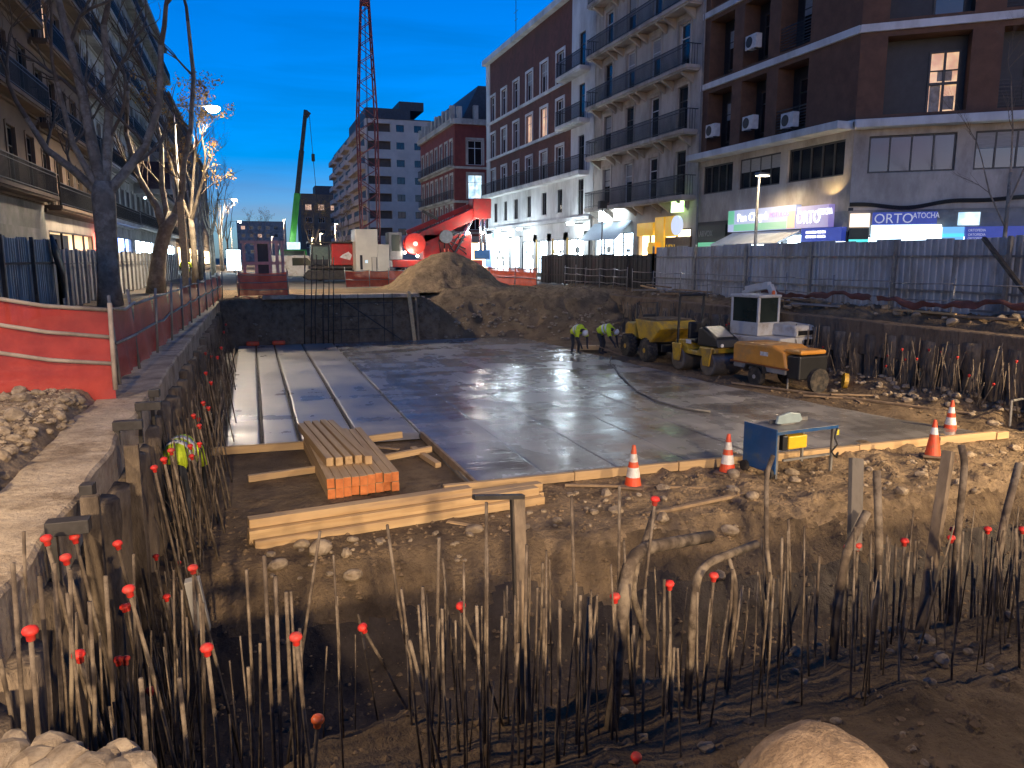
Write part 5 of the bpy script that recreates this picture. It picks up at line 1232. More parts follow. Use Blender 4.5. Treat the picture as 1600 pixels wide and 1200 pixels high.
# ---------- workers
SKIN = mat('skin', (.48, .28, .18), (.40, .22, .14), rough=.6, scale=10)
TROUS = mat('work_trousers', (.030, .032, .040), (.018, .02, .026), rough=.9, scale=8)
VEST = mat('hi_vis_yellow', (.62, .78, .03), (.50, .62, .02), rough=.7, scale=8)
REFL = mat('reflective_tape', (.68, .68, .66), (.5, .5, .5), rough=.35, scale=10)
HELM = mat('white_helmet', (.72, .72, .70), (.62, .6, .57), rough=.35, scale=8)
def person(label, loc, rz, J, helmet=HELM, tape=True, jacket=True):
    t = thing('person', label, 'person', loc, rz)
    names = list(J); idx = {n: i for i, n in enumerate(names)}
    V = [J[n][:3] for n in names]; Rr = [J[n][3] for n in names]; E_ = []
    def ch(*c):
        for a, b in zip(c, c[1:]): E_.append((idx[a], idx[b]))
    ch('pelvis', 'waist', 'chest', 'neck', 'headb', 'headt')
    for s in 'lr':
        ch('chest', s + 'sh', s + 'el', s + 'wr', s + 'palm'); ch('pelvis', s + 'hip', s + 'kn', s + 'an', s + 'toe')
    k0 = len(V)
    for s in 'lr':                                      # five fingers
        w = Vector(J[s + 'palm'][:3]); d = (w - Vector(J[s + 'wr'][:3])).normalized(); sd_ = d.cross(Vector((1, 0, 0)))
        sd_ = sd_.normalized() if sd_.length > .1 else Vector((0, 1, 0))
        for j, (o_, L_) in enumerate(((-.035, .06), (-.022, .075), (-.004, .08), (.014, .075), (.030, .06))):
            a = len(V); V.append(tuple(w + sd_ * o_ + d * L_ * .5)); Rr.append(.010); V.append(tuple(w + sd_ * o_ * 1.1 + d * L_ + Vector((.015, 0, 0)))); Rr.append(.008)
            E_.append((idx[s + 'palm'], a)); E_.append((a, a + 1))
    me = bpy.data.meshes.new('body'); me.from_pydata(V, E_, []); me.materials.append(TROUS)
    o = bpy.data.objects.new('body', me); COL.objects.link(o); o.parent = t
    o.modifiers.new('skin', 'SKIN'); o.modifiers.new('sub', 'SUBSURF').levels = 1; o.modifiers['sub'].render_levels = 2; o.modifiers['skin'].use_smooth_shade = True
    lay = me.skin_vertices[0].data
    for i, r_ in enumerate(Rr): lay[i].radius = (r_, r_)
    lay[0].use_root = True
    hb, ht = Vector(J['headb'][:3]), Vector(J['headt'][:3]); hd = (ht - hb).normalized(); fw = Vector((1, 0, 0)); fw = (fw - hd * fw.dot(hd)); fw = fw.normalized() if fw.length > .2 else Vector((0, 0, -1))
    qm = Matrix.Translation(hb.lerp(ht, .45)) @ hd.to_track_quat('Z', 'Y').to_matrix().to_4x4()
    f = MB(); f.m = qm; f.lathe([(.02, -.125), (.06, -.11), (.082, -.05), (.09, .01), (.085, .07), (.05, .11)], 14); hd_o = f.build('head', SKIN, t, smooth=True)
    cpt = hb.lerp(ht, .45); nm = MB(); nm.beam(cpt + fw * .085, cpt + fw * .108 - hd * .02, .022, .035); nm.build('nose', SKIN, hd_o)
    for sg in (-1, 1):
        sdv = hd.cross(fw) * sg; e = MB(); e.beam(cpt + sdv * .085 - hd * .02, cpt + sdv * .10 + hd * .03, .02, .04); e.build('ear', SKIN, hd_o)
        e = MB(); e.cbox(cpt + fw * .085 + sdv * .032 + hd * .015, (.016, .016, .016)); e.build('eye', BLACKP, hd_o)
    e = MB(); e.cbox(cpt + fw * .083 - hd * .055, (.02, .04, .02)); e.build('mouth', mat('lips', (.35, .14, .11), rough=.6), hd_o)
    h = MB(); h.m = Matrix.Translation(hb.lerp(ht, .62)) @ hd.to_track_quat('Z', 'Y').to_matrix().to_4x4(); h.lathe([(.14, -.005), (.118, .0), (.115, .04), (.09, .085), (.045, .11), (.002, .115)], 16); h.build('helmet', helmet, t, smooth=True)
    if jacket:
        p, w, c, n = (Vector(J[k][:3]) for k in ('pelvis', 'waist', 'chest', 'neck'))
        v = MB(); pts = [p.lerp(w, .1), w, w.lerp(c, .5), c, c.lerp(n, .6)]; v.tube(pts, [.185, .19, .20, .205, .13], 14); ve = v.build('hi_vis_vest', VEST, t, smooth=True)
        for s in 'lr':
            a = MB(); a.tube([Vector(J['chest'][:3]).lerp(Vector(J[s + 'sh'][:3]), .5), J[s + 'sh'][:3], Vector(J[s + 'sh'][:3]).lerp(Vector(J[s + 'el'][:3]), .8)], [.11, .098, .08], 10); a.build('sleeve', VEST, ve, smooth=True)
        if tape:
            for tt in (.25, .75):
                a = MB(); b0 = w.lerp(c, tt - .12); b1_ = w.lerp(c, tt + .14); a.tube([b0, b1_], [.206, .210], 14); a.build('reflective_band', REFL, ve, smooth=True)
    return t
def bent(reach=.0, spread=.2):
    return dict(pelvis=(-.18, 0, .90, .13), waist=(-.02, 0, 1.02, .125), chest=(.28, 0, 1.08, .14), neck=(.44, 0, 1.04, .065), headb=(.50, 0, 1.0, .07), headt=(.66, 0, .92, .09),
        lsh=(.34, .19, 1.02, .07), lel=(.42 + reach, .24, .72, .05), lwr=(.50 + reach, .18, .46, .038), lpalm=(.53 + reach, .17, .37, .036),
        rsh=(.34, -.19, 1.02, .07), rel=(.40 + reach, -.25, .72, .05), rwr=(.55 + reach, -.16, .48, .038), rpalm=(.58 + reach, -.15, .39, .036),
        lhip=(-.16, .10, .84, .10), lkn=(-.04, spread * .8, .47, .07), lan=(-.14, spread, .09, .05), ltoe=(.08, spread, .04, .045),
        rhip=(-.16, -.10, .84, .10), rkn=(.02, -spread * .8, .47, .07), ran=(-.06, -spread, .09, .05), rtoe=(.16, -spread, .04, .045))
w1 = person('worker in yellow hi-vis vest bending over the wet slab edge, left of the pair', (12.35, 28.6, -2.2), R(-78), bent())
w2 = person('worker in yellow and grey vest bending beside the dumper, right of the pair', (13.5, 28.5, -2.2), R(-55), bent(.06))
tl = MB().tube([(12.9, 27.9, -1.75), (13.9, 27.2, -2.17)], .02, 6).build('trowel_pole', WOLD); tag(tl, 'long tool pole resting on the slab edge before the workers', 'tool')
w3J = bent(.05, .14)
_q = atY(270, 712, 12.0)
person('worker in yellow jacket stooping among the bars in the left trench', (_q.x + .06, 11.9, _q.z - 1.0), R(75), w3J)
def upright(): return dict(pelvis=(0, 0, .95, .13), waist=(0, 0, 1.1, .12), chest=(.0, 0, 1.36, .145), neck=(0, 0, 1.50, .06), headb=(.01, 0, 1.57, .07), headt=(.02, 0, 1.74, .085),
        lsh=(0, .2, 1.42, .07), lel=(-.02, .27, 1.14, .05), lwr=(.08, .26, .90, .038), lpalm=(.1, .25, .80, .036), rsh=(0, -.2, 1.42, .07), rel=(-.02, -.27, 1.14, .05), rwr=(.08, -.26, .90, .038), rpalm=(.1, -.25, .80, .036),
        lhip=(0, .1, .88, .1), lkn=(.04, .12, .48, .07), lan=(-.02, .12, .09, .05), ltoe=(.2, .13, .04, .045), rhip=(0, -.1, .88, .1), rkn=(.06, -.12, .48, .07), ran=(.0, -.12, .09, .05), rtoe=(.22, -.13, .04, .045))
q = atZ(310, 470, 0); person('distant worker in yellow vest standing behind the red mesh fence', (-3.4, 46, 0), R(-90), upright())

ORD = ['first', 'second', 'third', 'fourth', 'fifth', 'sixth', 'seventh', 'eighth', 'ninth', 'tenth', 'eleventh', 'twelfth', 'thirteenth', 'fourteenth', 'fifteenth', 'sixteenth', 'seventeenth', 'eighteenth', 'nineteenth', 'twentieth']
def ordw(i): return ORD[i] if i < 20 else ('%s-%s' % ({2: 'twenty', 3: 'thirty', 4: 'forty', 5: 'fifty', 6: 'sixty', 7: 'seventy'}[(i + 1) // 10], ORD[(i + 1) % 10 - 1]) if (i + 1) % 10 else {3: 'thirtieth', 4: 'fortieth', 5: 'fiftieth', 6: 'sixtieth', 7: 'seventieth'}[(i + 1) // 10])
def screen_x(o):
    m = max((v.co + Vector(o.location) for v in o.data.vertices), key=lambda p: p.z)
    q = (m.x, m.y, m.z - CAMZ); return 800 + _F * sum(q[i] * _r[i] for i in range(3)) / sum(q[i] * _f[i] for i in range(3))
ZONES = ((0, 200, 'at the near row\'s left end'), (200, 400, 'in the near row left of the planks'), (400, 620, 'in the near row under the planks\' left half'), (620, 860, 'in the near row under the planks\' right half'), (860, 1060, 'in the near row below the left cone'), (1060, 1300, 'in the near row below the saw table'), (1300, 1450, 'in the near row by the grey post'), (1450, 9999, 'at the near row\'s right end'))
for grp, kinds in ((GN, (NEARU, NEARC)), (GL, (LEFTU, LEFTC)), (GR, (RIGHTU, RIGHTC))):
    for kd in kinds:
        os_ = [o for o in COL.objects if o.get('group') == grp and o.get('label') == kd]
        cw = 'red capped' if 'with a red cap' in kd else 'uncapped'
        if grp == GN:
            for z0, z1, ztxt in ZONES:
                zz = sorted((o for o in os_ if (z0 <= screen_x(o) or z0 == 0) and screen_x(o) < z1), key=screen_x)
                for i, o in enumerate(zz): o['label'] = '%s %s bar from the left %s' % (ordw(i), cw, ztxt)
        else:
            for i, o in enumerate(sorted(os_, key=lambda o: o.location.y)): o['label'] = '%s %s bar from the viewer along the %s pile wall' % (ordw(i), cw, 'left' if grp == GL else 'right')

# the thinner bars behind the ones above: too many and too thin to pick apart
def thicket(label, gen, n):
    b = MB()
    for _ in range(n):
        p, q, r = gen(); p, q = Vector(p), Vector(q); m_ = p.lerp(q, .55) + Vector((random.gauss(0, .007), random.gauss(0, .007), 0)); b.tube([p, m_, q], r, 5)
    return tag(b.build('rebar_thicket', RUST, smooth=True), label, kind='stuff')
def g_near():
    x = random.uniform(-1.0, 9.5); y = random.uniform(4.3, 6.0); z = hz(pit_h, x, y) - .05; return (x, y, z), (x + random.gauss(0, .045), y + random.gauss(0, .06), z + random.uniform(.5, 1.25)), random.choice([.005, .006, .008])
thicket('thin bars and wires between the near row of bars', g_near, 150)
def g_left():
    y = 4.4 + 24 * random.random() ** 1.6; x = -1.05 + random.uniform(-.12, .35); z = -3.3 if y < 10 else -2.4; return (x, y, z), (x + random.gauss(-.12, .14), y + random.gauss(.1, .35), min(z + random.uniform(.9, 2.2), -.5)), random.choice([.006, .008, .010])
thicket('tangle of thin bars in the trench along the left wall', g_left, 170)
def g_right():
    y = random.uniform(8, 33); x = 17.3 + random.uniform(-.3, .3); return (x, y, -2.3), (x + random.gauss(0, .15), y + random.gauss(0, .22), -2.3 + random.uniform(.9, 1.9)), random.choice([.010, .012, .015])
thicket('dense thin bars against the right pile wall', g_right, 190)
# ================================================================== street furniture, fences, trees, cranes
GALV = mat('galvanised_sheet', (.52, .505, .48), (.36, .35, .335), rough=.5, metal=.1, scale=1.2, stretch=(1, 1, .4), dirt=(.26, .22, .17), dscale=.9, rough2=.62)
GALVG = mat('painted_sheet', (.33, .37, .37), (.24, .27, .27), rough=.55, metal=.2, scale=1.2, stretch=(1, 1, .4), dirt=(.15, .14, .12), dscale=.9)
BLACKS = mat('black_sheet', (.022, .023, .024), (.014, .014, .015), rough=.55, scale=2, bump=.2)
def sheet_mesh(w, h, rib=.25, d=.035, m=GALV, flat=False):
    prof = []; x = 0
    if flat: prof = [(0, 0), (.03, -d), (.06, 0), (w - .06, 0), (w - .03, -d), (w, 0)]
    else:
        while x < w - .01:
            for dx, y in ((0, 0), (rib * .35, 0), (rib * .45, -d), (rib * .9, -d)):
                if x + dx < w: prof.append((x + dx, y))
            x += rib
        prof.append((w, 0))
    b = MB()
    A = [b.v((x, y, 0)) for x, y in prof]; C_ = [b.v((x, y, h)) for x, y in prof]; A2 = [b.v((x, y + .006, 0)) for x, y in prof]; C2 = [b.v((x, y + .006, h)) for x, y in prof]
    for j in range(len(prof) - 1):
        b.f([A[j], A[j + 1], C_[j + 1], C_[j]]); b.f([A2[j + 1], A2[j], C2[j], C2[j + 1]]); b.f([C_[j], C_[j + 1], C2[j + 1], C2[j]])
    return b.mesh('sheet', m)
def hoarding(label, X0, y0, y1, h, w, m, facing, rib=.25, flat=False, post_every=3, jit=.05, post_m=STEEL, rails=(.55, 1.65)):
    """facing +1: seen from the -x side; panels run along y"""
    t = thing('hoarding', label, 'fence', (X0, y0, 0)); me = [sheet_mesh(w + .05, h, rib, .035, m, flat) for _ in range(1)]
    n = int((y1 - y0) / w)
    for k in range(n):
        # sheet local x along the street, ribs towards the viewer
        rz = R(-90) if facing > 0 else R(90)
        yy = (k + 1) * w if facing > 0 else k * w
        place('sheet', me[0], t, Matrix.Translation((random.uniform(-.012, .012), yy, random.uniform(-jit, jit) - .05)) @ Matrix.Rotation(rz, 4, 'Z') @ Matrix.Rotation(random.uniform(-.008, .008), 4, 'Y'))
    sgn = -1 if facing > 0 else 1
    for z in rails: MB().box(sgn * .10 - .02, sgn * .10 + .02, 0, n * w, z - .03, z + .03).build('rail', post_m, t)
    for k in range(0, n + 1, post_every): MB().box(sgn * .17 - .045, sgn * .17 + .045, k * w - .05, k * w + .05, -.1, h - .02).build('post', post_m, t)
    return t
hoarding('long grey corrugated sheet hoarding along the right side of the pit', 20.0, 8.0, 36.0, 2.32, 1.0, GALV, 1, .26, post_every=4, rails=(.7, 1.75))
hoarding('black sheet hoarding in front of the white lit shops', 20.0, 36.0, 53.0, 1.95, 1.0, BLACKS, 1, .5, post_every=3, post_m=DSTEEL)
hoarding('teal grey corrugated hoarding at the left edge of the street', -6.2, 20.0, 29.0, 2.32, 1.0, GALVG, -1, .22, post_every=3, rails=(1.55,), post_m=DSTEEL)
hoarding('flat grey panel hoarding along the left side behind the bare trees', -6.2, 29.0, 74.0, 2.05, 1.5, GALV, -1, .4, flat=True, post_every=1, rails=(1.5,))
tp = MB(); pts = [(-6.05, 28.5, 2.42), (-5.98, 28.6, 1.9), (-5.9, 28.9, 1.2), (-5.95, 29.0, .4)]
tp.tube(pts, [.12, .30, .26, .12], 10, flat=.35); tag(tp.build('tarpaulin', BLACKP, smooth=True), 'black tarpaulin hanging over the left hoarding', 'tarpaulin')
post('timber_brace', atX(1537, 372, 19.75), atX(1612, 470, 19.0), .10, .10, DSTEEL, 'dark diagonal brace against the right hoarding', 'brace')

# pipe railings
def railing(label, pts, h=1.05, zs=(.5, 1.02), r=.024, mesh=None, cat='railing', group=None, m=STEEL, lean=.05, low=.02):
    t = thing('railing', label, cat, pts[0], 0, group); o = Vector(pts[0])
    for p in pts:
        p = Vector(p) - o; MB().tube([p - Vector((0, 0, max(0, p.z + o.z) + .02)), p + Vector((random.gauss(0, lean), random.gauss(0, lean), h + random.uniform(.0, .18)))], r, 7).build('post', m, t, smooth=True)
    for a, b in zip(pts, pts[1:]):
        a, b = Vector(a) - o, Vector(b) - o
        for z in zs: MB().tube([a + Vector((0, 0, z)), (a + b) / 2 + Vector((0, 0, z - random.uniform(0, .05))), b + Vector((0, 0, z + random.uniform(-.05, .05)))], r * .9, 6).build('rail', m, t, smooth=True)
        if mesh:
            d = (b - a).normalized(); nrm = Vector((-d.y, d.x, 0)); me = MB(); nx, nz = 14, 5; rows = []
            for i in range(nx + 1):
                col = []
                for j in range(nz + 1):
                    u, w = i / nx, j / nz; sag = -.07 * math.sin(math.pi * u) * w
                    off = .03 * math.sin(u * 9 + j) + .025 * math.sin(u * 23 + 2 * j) * (1 - w)
                    col.append(me.v(a.lerp(b, u) + Vector((0, 0, low + (h - .03 - low) * w + sag)) + nrm * (off + .035)))
                rows.append(col)
            for i in range(nx):
                for j in range(nz): me.f([rows[i][j], rows[i + 1][j], rows[i + 1][j + 1], rows[i][j + 1]])
            me.build('safety_mesh', mesh, t, smooth=True)
    return t
railing('red safety mesh fence on bare poles facing the viewer across the left bank', [(-7.0, 10.7, .50), (-5.0, 10.95, .38), (-3.28, 11.2, .22), (-1.84, 11.5, -.05)], 1.08, (.34, .70, 1.03), .032, MESHR, 'fence', m=mat('pale_pole', (.46, .38, .29), (.28, .22, .165), rough=.8, scale=4), low=-.55)
railing('red safety mesh fence running away along the left pit edge', [(-1.80, 11.62, 0), (-1.80, 13.6, -.05), (-1.76, 15.8, -.05), (-1.72, 18.2, -.05), (-1.68, 20.6, -.05), (-1.64, 23, -.05), (-1.58, 25.5, -.05), (-1.50, 28.2, -.05), (-1.42, 31, -.05), (-1.36, 34, -.05), (-1.3, 37, -.05)], 1.10, (.55, 1.02), .024, MESHR, 'fence')
railing('pipe railing in front of the grey hoarding on the right verge', [(19.0 + .1 * math.sin(y), y, -.02) for y in (10, 12.4, 14.6, 16.9, 19.3, 21.8, 24.2, 26.8, 29.4, 32, 34.5, 36.5)], 1.05, (.52, 1.0), .022, None)
railing('pipe railing in front of the black hoarding', [(18.9 + .1 * math.sin(y), y, -.02) for y in (37, 39, 40.6, 42.4, 44, 46)], 1.15, (.35, .72, 1.1), .024, None)
for i, (ya, yb, x) in enumerate(((14, 19.5, 18.75), (19.8, 25.5, 18.8))):
    me = MB(); N = 60; rows = []
    for k in range(N + 1):
        u = k / N; y = ya + (yb - ya) * u; zt = .50 + .09 * math.sin(u * 7) + .035 * math.sin(u * 31) + .02 * math.sin(u * 67); rows.append([me.v((x + .05 * math.sin(u * 17), y, zt)), me.v((x - .06 + .05 * math.sin(u * 21), y, zt - .09)), me.v((x + .04 * math.sin(u * 13), y, zt - .17 - .05 * math.sin(u * 19)))])
    for k in range(N):
        for j in range(2): me.f([rows[k][j], rows[k + 1][j], rows[k + 1][j + 1], rows[k][j + 1]])
    tag(me.build('safety_mesh', mat('faded_red_mesh', (.17, .06, .045), (.10, .04, .03), rough=.8, scale=2.5), smooth=True), 'sagging faded red mesh strip on the right verge, %s' % ('nearer stretch' if i == 0 else 'farther stretch'), 'mesh')
for k in range(26):
    y = random.uniform(11, 34); x = random.uniform(18.6, 19.6); a = R(90) + random.gauss(0, .35); z = hz(verge_h, x, y) + random.uniform(.02, .18); L_ = random.uniform(1.2, 3)
    plank((x, y, z), (x + math.cos(a) * L_ * .3, y + math.sin(a) * L_, z + random.gauss(0, .08)), .12, .06, random.choice([WOLD, WOLD, GREYW, WOOD]), 'weathered board lying among debris on the right verge', 'boards on the right verge')
for k in range(70):
    y = random.uniform(10, 36); x = random.uniform(18.5, 19.7); s = random.uniform(.08, .22); put_stone(verge, (x, y, hz(verge_h, x, y) + s * .2), s)
# red / orange barriers at the back
railing('orange mesh barrier at the top of the dirt slope right of the spoil heap', [(13.2, 49.5, 0), (14.6, 48, 0), (15.6, 46, 0), (16.2, 43.6, 0)], 1.15, (.5, 1.05), .024, MESHO, 'barrier')
railing('orange mesh barrier before the drilling rig left of the spoil heap', [(5.2, 46.0, 0), (6.6, 46.2, 0), (7.8, 46.6, 0), (9.2, 48.4, 0)], 1.0, (.45, .95), .024, MESHO, 'barrier')
railing('red mesh barrier around the steel frame on the back edge', [(-.62, 37.6, 0), (-.6, 36.95, 0), (1.55, 36.95, 0), (1.6, 37.8, 0)], 1.1, (.3, .6, .95), .022, MESHO, 'barrier')
sf = thing('shoring_frame', 'pinkish steel shoring frame standing on the back edge', 'frame', (.55, 38.2, 0))
PINK = mat('primer_pink', (.50, .30, .25), (.40, .23, .19), rough=.7, scale=4)
for x_ in (-.85, -.32, .30, .62, .86): MB().box(x_ - .07, x_ + .07, -.07, .07, -.02, 2.5).build('upright', PINK, sf)
for z_ in (.35, 1.45, 2.42): MB().box(-1.0, 1.0, -.085, -.072, z_ - .06, z_ + .08).build('crossbar', PINK, sf)
MB().box(-.3, .28, .08, .12, .5, 2.35).build('panel', DARKP, sf)
# bars and cage at the back wall
for i, (px, tpy, bpy_) in enumerate(((476, 392, 480), (487, 385, 500), (494, 398, 505), (505, 400, 480), (514, 405, 500), (521, 402, 480))):
    a = atY(px, bpy_ + 60, 36.3); b = atY(px, tpy, 36.35); rebar((a.x, 36.25, -2.2), (b.x, 36.3, b.z), .026, False, 'tall bar of the group standing at the left of the back wall', 'tall bars at the back wall', m=DSTEEL)
cg = thing('rebar_cage', 'thin rebar cage leaning on the dark back wall', 'cage', (5.2, 36.2, -2.2))
for x_ in (-2.2, -1.4, -.6, .6, 1.0): MB().tube([(x_, 0, 0), (x_ + .04, .22, 2.25)], .02, 6).build('upright', DSTEEL, cg)
for z_ in (.6, 1.2, 1.8): MB().tube([(-2.3, .05 + z_ * .09, z_), (1.1, .05 + z_ * .09, z_ + .03)], .014, 6).build('crossbar', DSTEEL, cg)
MB().tube([(-1.3, -.1, 2.0), (1.4, -.35, .05)], .03, 6).build('brace', DSTEEL, cg)
for px, py, lb in ((432, 527, 'small orange plastic canister at the foot of the dark back wall'), (395, 533, 'crumpled orange cloth at the back left corner of the pit')):
    q = atZ(px, py, -2.2); o = MB().box(-.28, .28, -.15, .15, 0, .20).build('canister' if px == 432 else 'orange_cloth', CONEO, bevel=.06); o.location = (q.x, min(q.y, 36.35), -2.2); tag(o, lb, 'canister' if px == 432 else 'cloth')
q = Vector((16.4, 18.3, 0)); o = MB().lathe([(.10, -.08), (.10, -.05), (.28, -.05), (.28, -.08), (.30, -.08), (.30, .08), (.28, .08), (.28, .05), (.10, .05), (.10, .08)], 24, 'Y').build('cable_reel', YELLOW); o.scale = (.75, .75, .75); o.location = (16.45, 18.1, hz(pit_h, 16.45, 18.1) + .2); o.rotation_euler = (.1, 0, R(60)); tag(o, 'yellow ring shaped reel on the dirt right of the slab', 'reel')
tr_ = thing('trestle', 'small pale pipe trestle at the right edge of the pit floor', 'trestle', (17.2, 13.1, -2.2), R(10))
for x_ in (-.5, .5): MB().tube([(x_, 0, 0), (x_, .02, .62)], .03, 7).build('leg', STEEL, tr_)
MB().tube([(-.5, .02, .60), (.5, .02, .62)], .03, 7).build('top_bar', STEEL, tr_)
hs_ = MB(); pts = [(13.35, 27.4, -2.17), (12.6, 26.0, -2.17), (11.4, 22.6, -2.17), (10.6, 20.0, -2.17), (10.35, 18.2, -2.165), (10.5, 17.2, -2.165), (10.9, 16.6, -2.165)]
hs_.tube(pts, .028, 8); tag(hs_.build('hose', mat('grey_hose', (.22, .20, .17), (.15, .14, .12), rough=.6), smooth=True), 'grey hose lying across the wet slab from the workers', 'hose')

# spoil heap
def heap_h(X, Y):
    u, v = (X - 10.9) / 4.4, (Y - 44.6) / 3.6; r = np.sqrt(u * u + v * v)
    n1 = fbm(X * .7, Y * .7, 4, 81); n2 = fbm(X * 2.6, Y * 2.6, 4, 83)
    n3 = fbm(X * 5, Y * 5, 3, 87); return -.12 + np.clip(2.0 * (1 - sstep(.12, .98, r + .38 * n1 + .12 * n2)), 0, 3) * (1 + .35 * n1) + (.30 * n2 + .14 * n3) * (r < 1.1)
hp = grid_obj('spoil_heap', np.arange(6.2, 15.6, .1), np.arange(40.6, 48.6, .1), heap_h, SAND, None); tag(hp, 'heap of sandy brown soil behind the pit in front of the drilling rig', 'soil heap')

# ---------- street lamps
def street_lamp(label, x, y, h, arm, watts, col, group, bulb=BULB, style='arm', spot=165):
    t = thing('street_lamp', label, 'street lamp', (x, y, 0), 0, group)
    MB().lathe([(.13, 0), (.13, .5), (.085, .6), (.05, h)], 12).build('pole', STEEL, t, smooth=True)
    if style == 'arm':
        MB().tube([(0, 0, h - .05), (arm * .5, 0, h + .04), (arm - .25, 0, h + .05)], .035, 8).build('arm', STEEL, t, smooth=True)
        MB().prism([(arm - .35, h + .03), (arm - .30, h + .12), (arm + .30, h + .10), (arm + .40, h + .03)], -.15, .15).build('lamp_head', DSTEEL, t, bevel=.03)
        MB().lathe([(.01, h - .26), (.20, h - .23), (.36, h - .07), (.34, h + .028)], 16, 'Z', (arm + .02, 0, 0)).build('lamp_glass', bulb, t, smooth=True)  # glass oversized, the lamp's glare is built into its shape
        lamp_light('SPOT', (arm + .02, 0, h - .33), watts, col, t, .45, spot, .5)
    else:
        MB().prism([(-.12, h), (-.08, h + .13), (.45, h + .10), (.50, h + .04)], -.16, .16).build('lamp_head', STEEL, t, bevel=.03)
        MB().box(-.05, .46, -.13, .13, h - .02, h - .002).build('lamp_glass', bulb, t)
        lamp_light('SPOT', (.2, 0, h - .08), watts, col, t, .15, spot, .5)
    return t
WARM = (1.0, .755, .49)
street_lamp('tall street lamp behind the viewer on the left', -3.4, -24, 9.5, 1.9, 195000, WARM, 'tall lamps on the left side')
street_lamp('tall street lamp behind the viewer on the right', 21.0, -30, 9.5, -1.9, 330000, WARM, 'tall lamps on the right side')
street_lamp('tall lit street lamp with a long arm against the blue sky', -3.4, 45, 9.5, 1.9, 11000, (1, .82, .58), 'tall lamps on the left side')
street_lamp('second tall lit street lamp farther down the left side', -3.6, 113, 9.5, 1.9, 12000, (1, .80, .55), 'tall lamps on the left side')
street_lamp('third small far street lamp on the left side', -3.8, 180, 9.5, 1.9, 12000, (1, .70, .4), 'tall lamps on the left side')
street_lamp('short post top street lamp lit behind the right hoarding', 20.6, 28.5, 5.15, 0, 450, (1, .80, .52), 'short lamps on the right pavement', style='post', bulb=glow('lamp_bulb_soft', (1.0, .88, .66), 14))
street_lamp('short post top street lamp outside the view beside the corner block', 20.8, 4.0, 5.15, 0, 20000, (1, .76, .46), 'short lamps on the right pavement', style='post')
street_lamp('added short fill lamp outside the view beside the left bank', -5.8, 4.5, 5.15, 0, 2100, (1, .76, .48), 'added fill lamp by the left bank', style='post', bulb=glow('lamp_bulb_soft', (1.0, .88, .66), 14))  # no known lamp here, added as warm fill for bank and trench
for i, (px, py, Y0) in enumerate(((500, 365, 135), (523, 350, 120), (487, 372, 160), (443, 343, 200), (424, 370, 240))):
    p = atY(px, py, Y0); street_lamp(('far street lamp among lit branches before the low block', 'far street lamp highest above the lit branches', 'far street lamp lowest by the lit branches', 'far street lamp left of the green crane boom', 'farthest street lamp at the end of the street')[i], p.x, p.y, p.z, 0, 2500, WARM, 'far lamps', bulb=BULBW, style='post')
t = thing('street_lamp', 'slim unlit street lamp with dark twin head before the cream block', 'street lamp', (20.9, 44.6, 0))
MB().lathe([(.10, 0), (.10, .5), (.06, .6), (.045, 4.7)], 10).build('pole', GREYW, t, smooth=True); MB().box(-.25, .25, -.2, .2, 4.7, 5.2).build('lamp_head', DARKP, t, bevel=.05)
# light panel and far traffic
t = thing('light_panel', 'glowing white advertising panel far down the left pavement', 'panel', (-1.9, 96, 0)); MB().box(-.75, .75, -.1, .1, .3, 2.6).build('panel', SHOPW, t); MB().box(-.85, .85, -.14, -.101 + .25, 2.6, 2.75).build('frame', DARKP, t); MB().box(-.1, .1, -.1, .1, 0, .3).build('foot', DARKP, t)

# ---------- cars and van far down the street
def van(label, x, y, rz, m, L_=4.6, H_=1.9, lights=False):
    t = thing('van', label, 'van', (x, y, 0), rz)
    MB().prism([(-L_ / 2, .35), (-L_ / 2, H_), (L_ * .15, H_), (L_ * .30, H_ * .62), (L_ / 2 - .05, H_ * .5), (L_ / 2, .35)], -.88, .88).build('body', m, t, bevel=.08, seg=3)
    for sg in (-1, 1):
        MB().prism([(-L_ * .1, H_ * .60), (-L_ * .1, H_ * .9), (L_ * .13, H_ * .9), (L_ * .24, H_ * .62)], sg * .885 - .006, sg * .885 + .006).build('window', GLASSG, t)
        for x_ in (-L_ * .3, L_ * .32): wheel(t, x_, sg * .78, .33, .2, STEEL, tread=False)
        if lights: MB().box(L_ / 2 - .02, L_ / 2 + .03, sg * .6 - .12, sg * .6 + .12, .6, .75).build('headlight', SHOPW, t)
    MB().prism([(L_ * .165, H_ * .96), (L_ * .29, H_ * .66), (L_ * .30, H_ * .66), (L_ * .175, H_ * .96)], -.75, .75).build('windscreen', GLASSG, t)
    return t
van('white van parked beyond the bars at the back of the site', 3.4, 60, R(-5), MWHITE)
van('van with lit headlights coming far down the street', 3.0, 118, R(-90), MWHITE, lights=True)
van('second vehicle with lit headlights beside the green crane', 7.2, 104, R(-90), GREYW, lights=True)

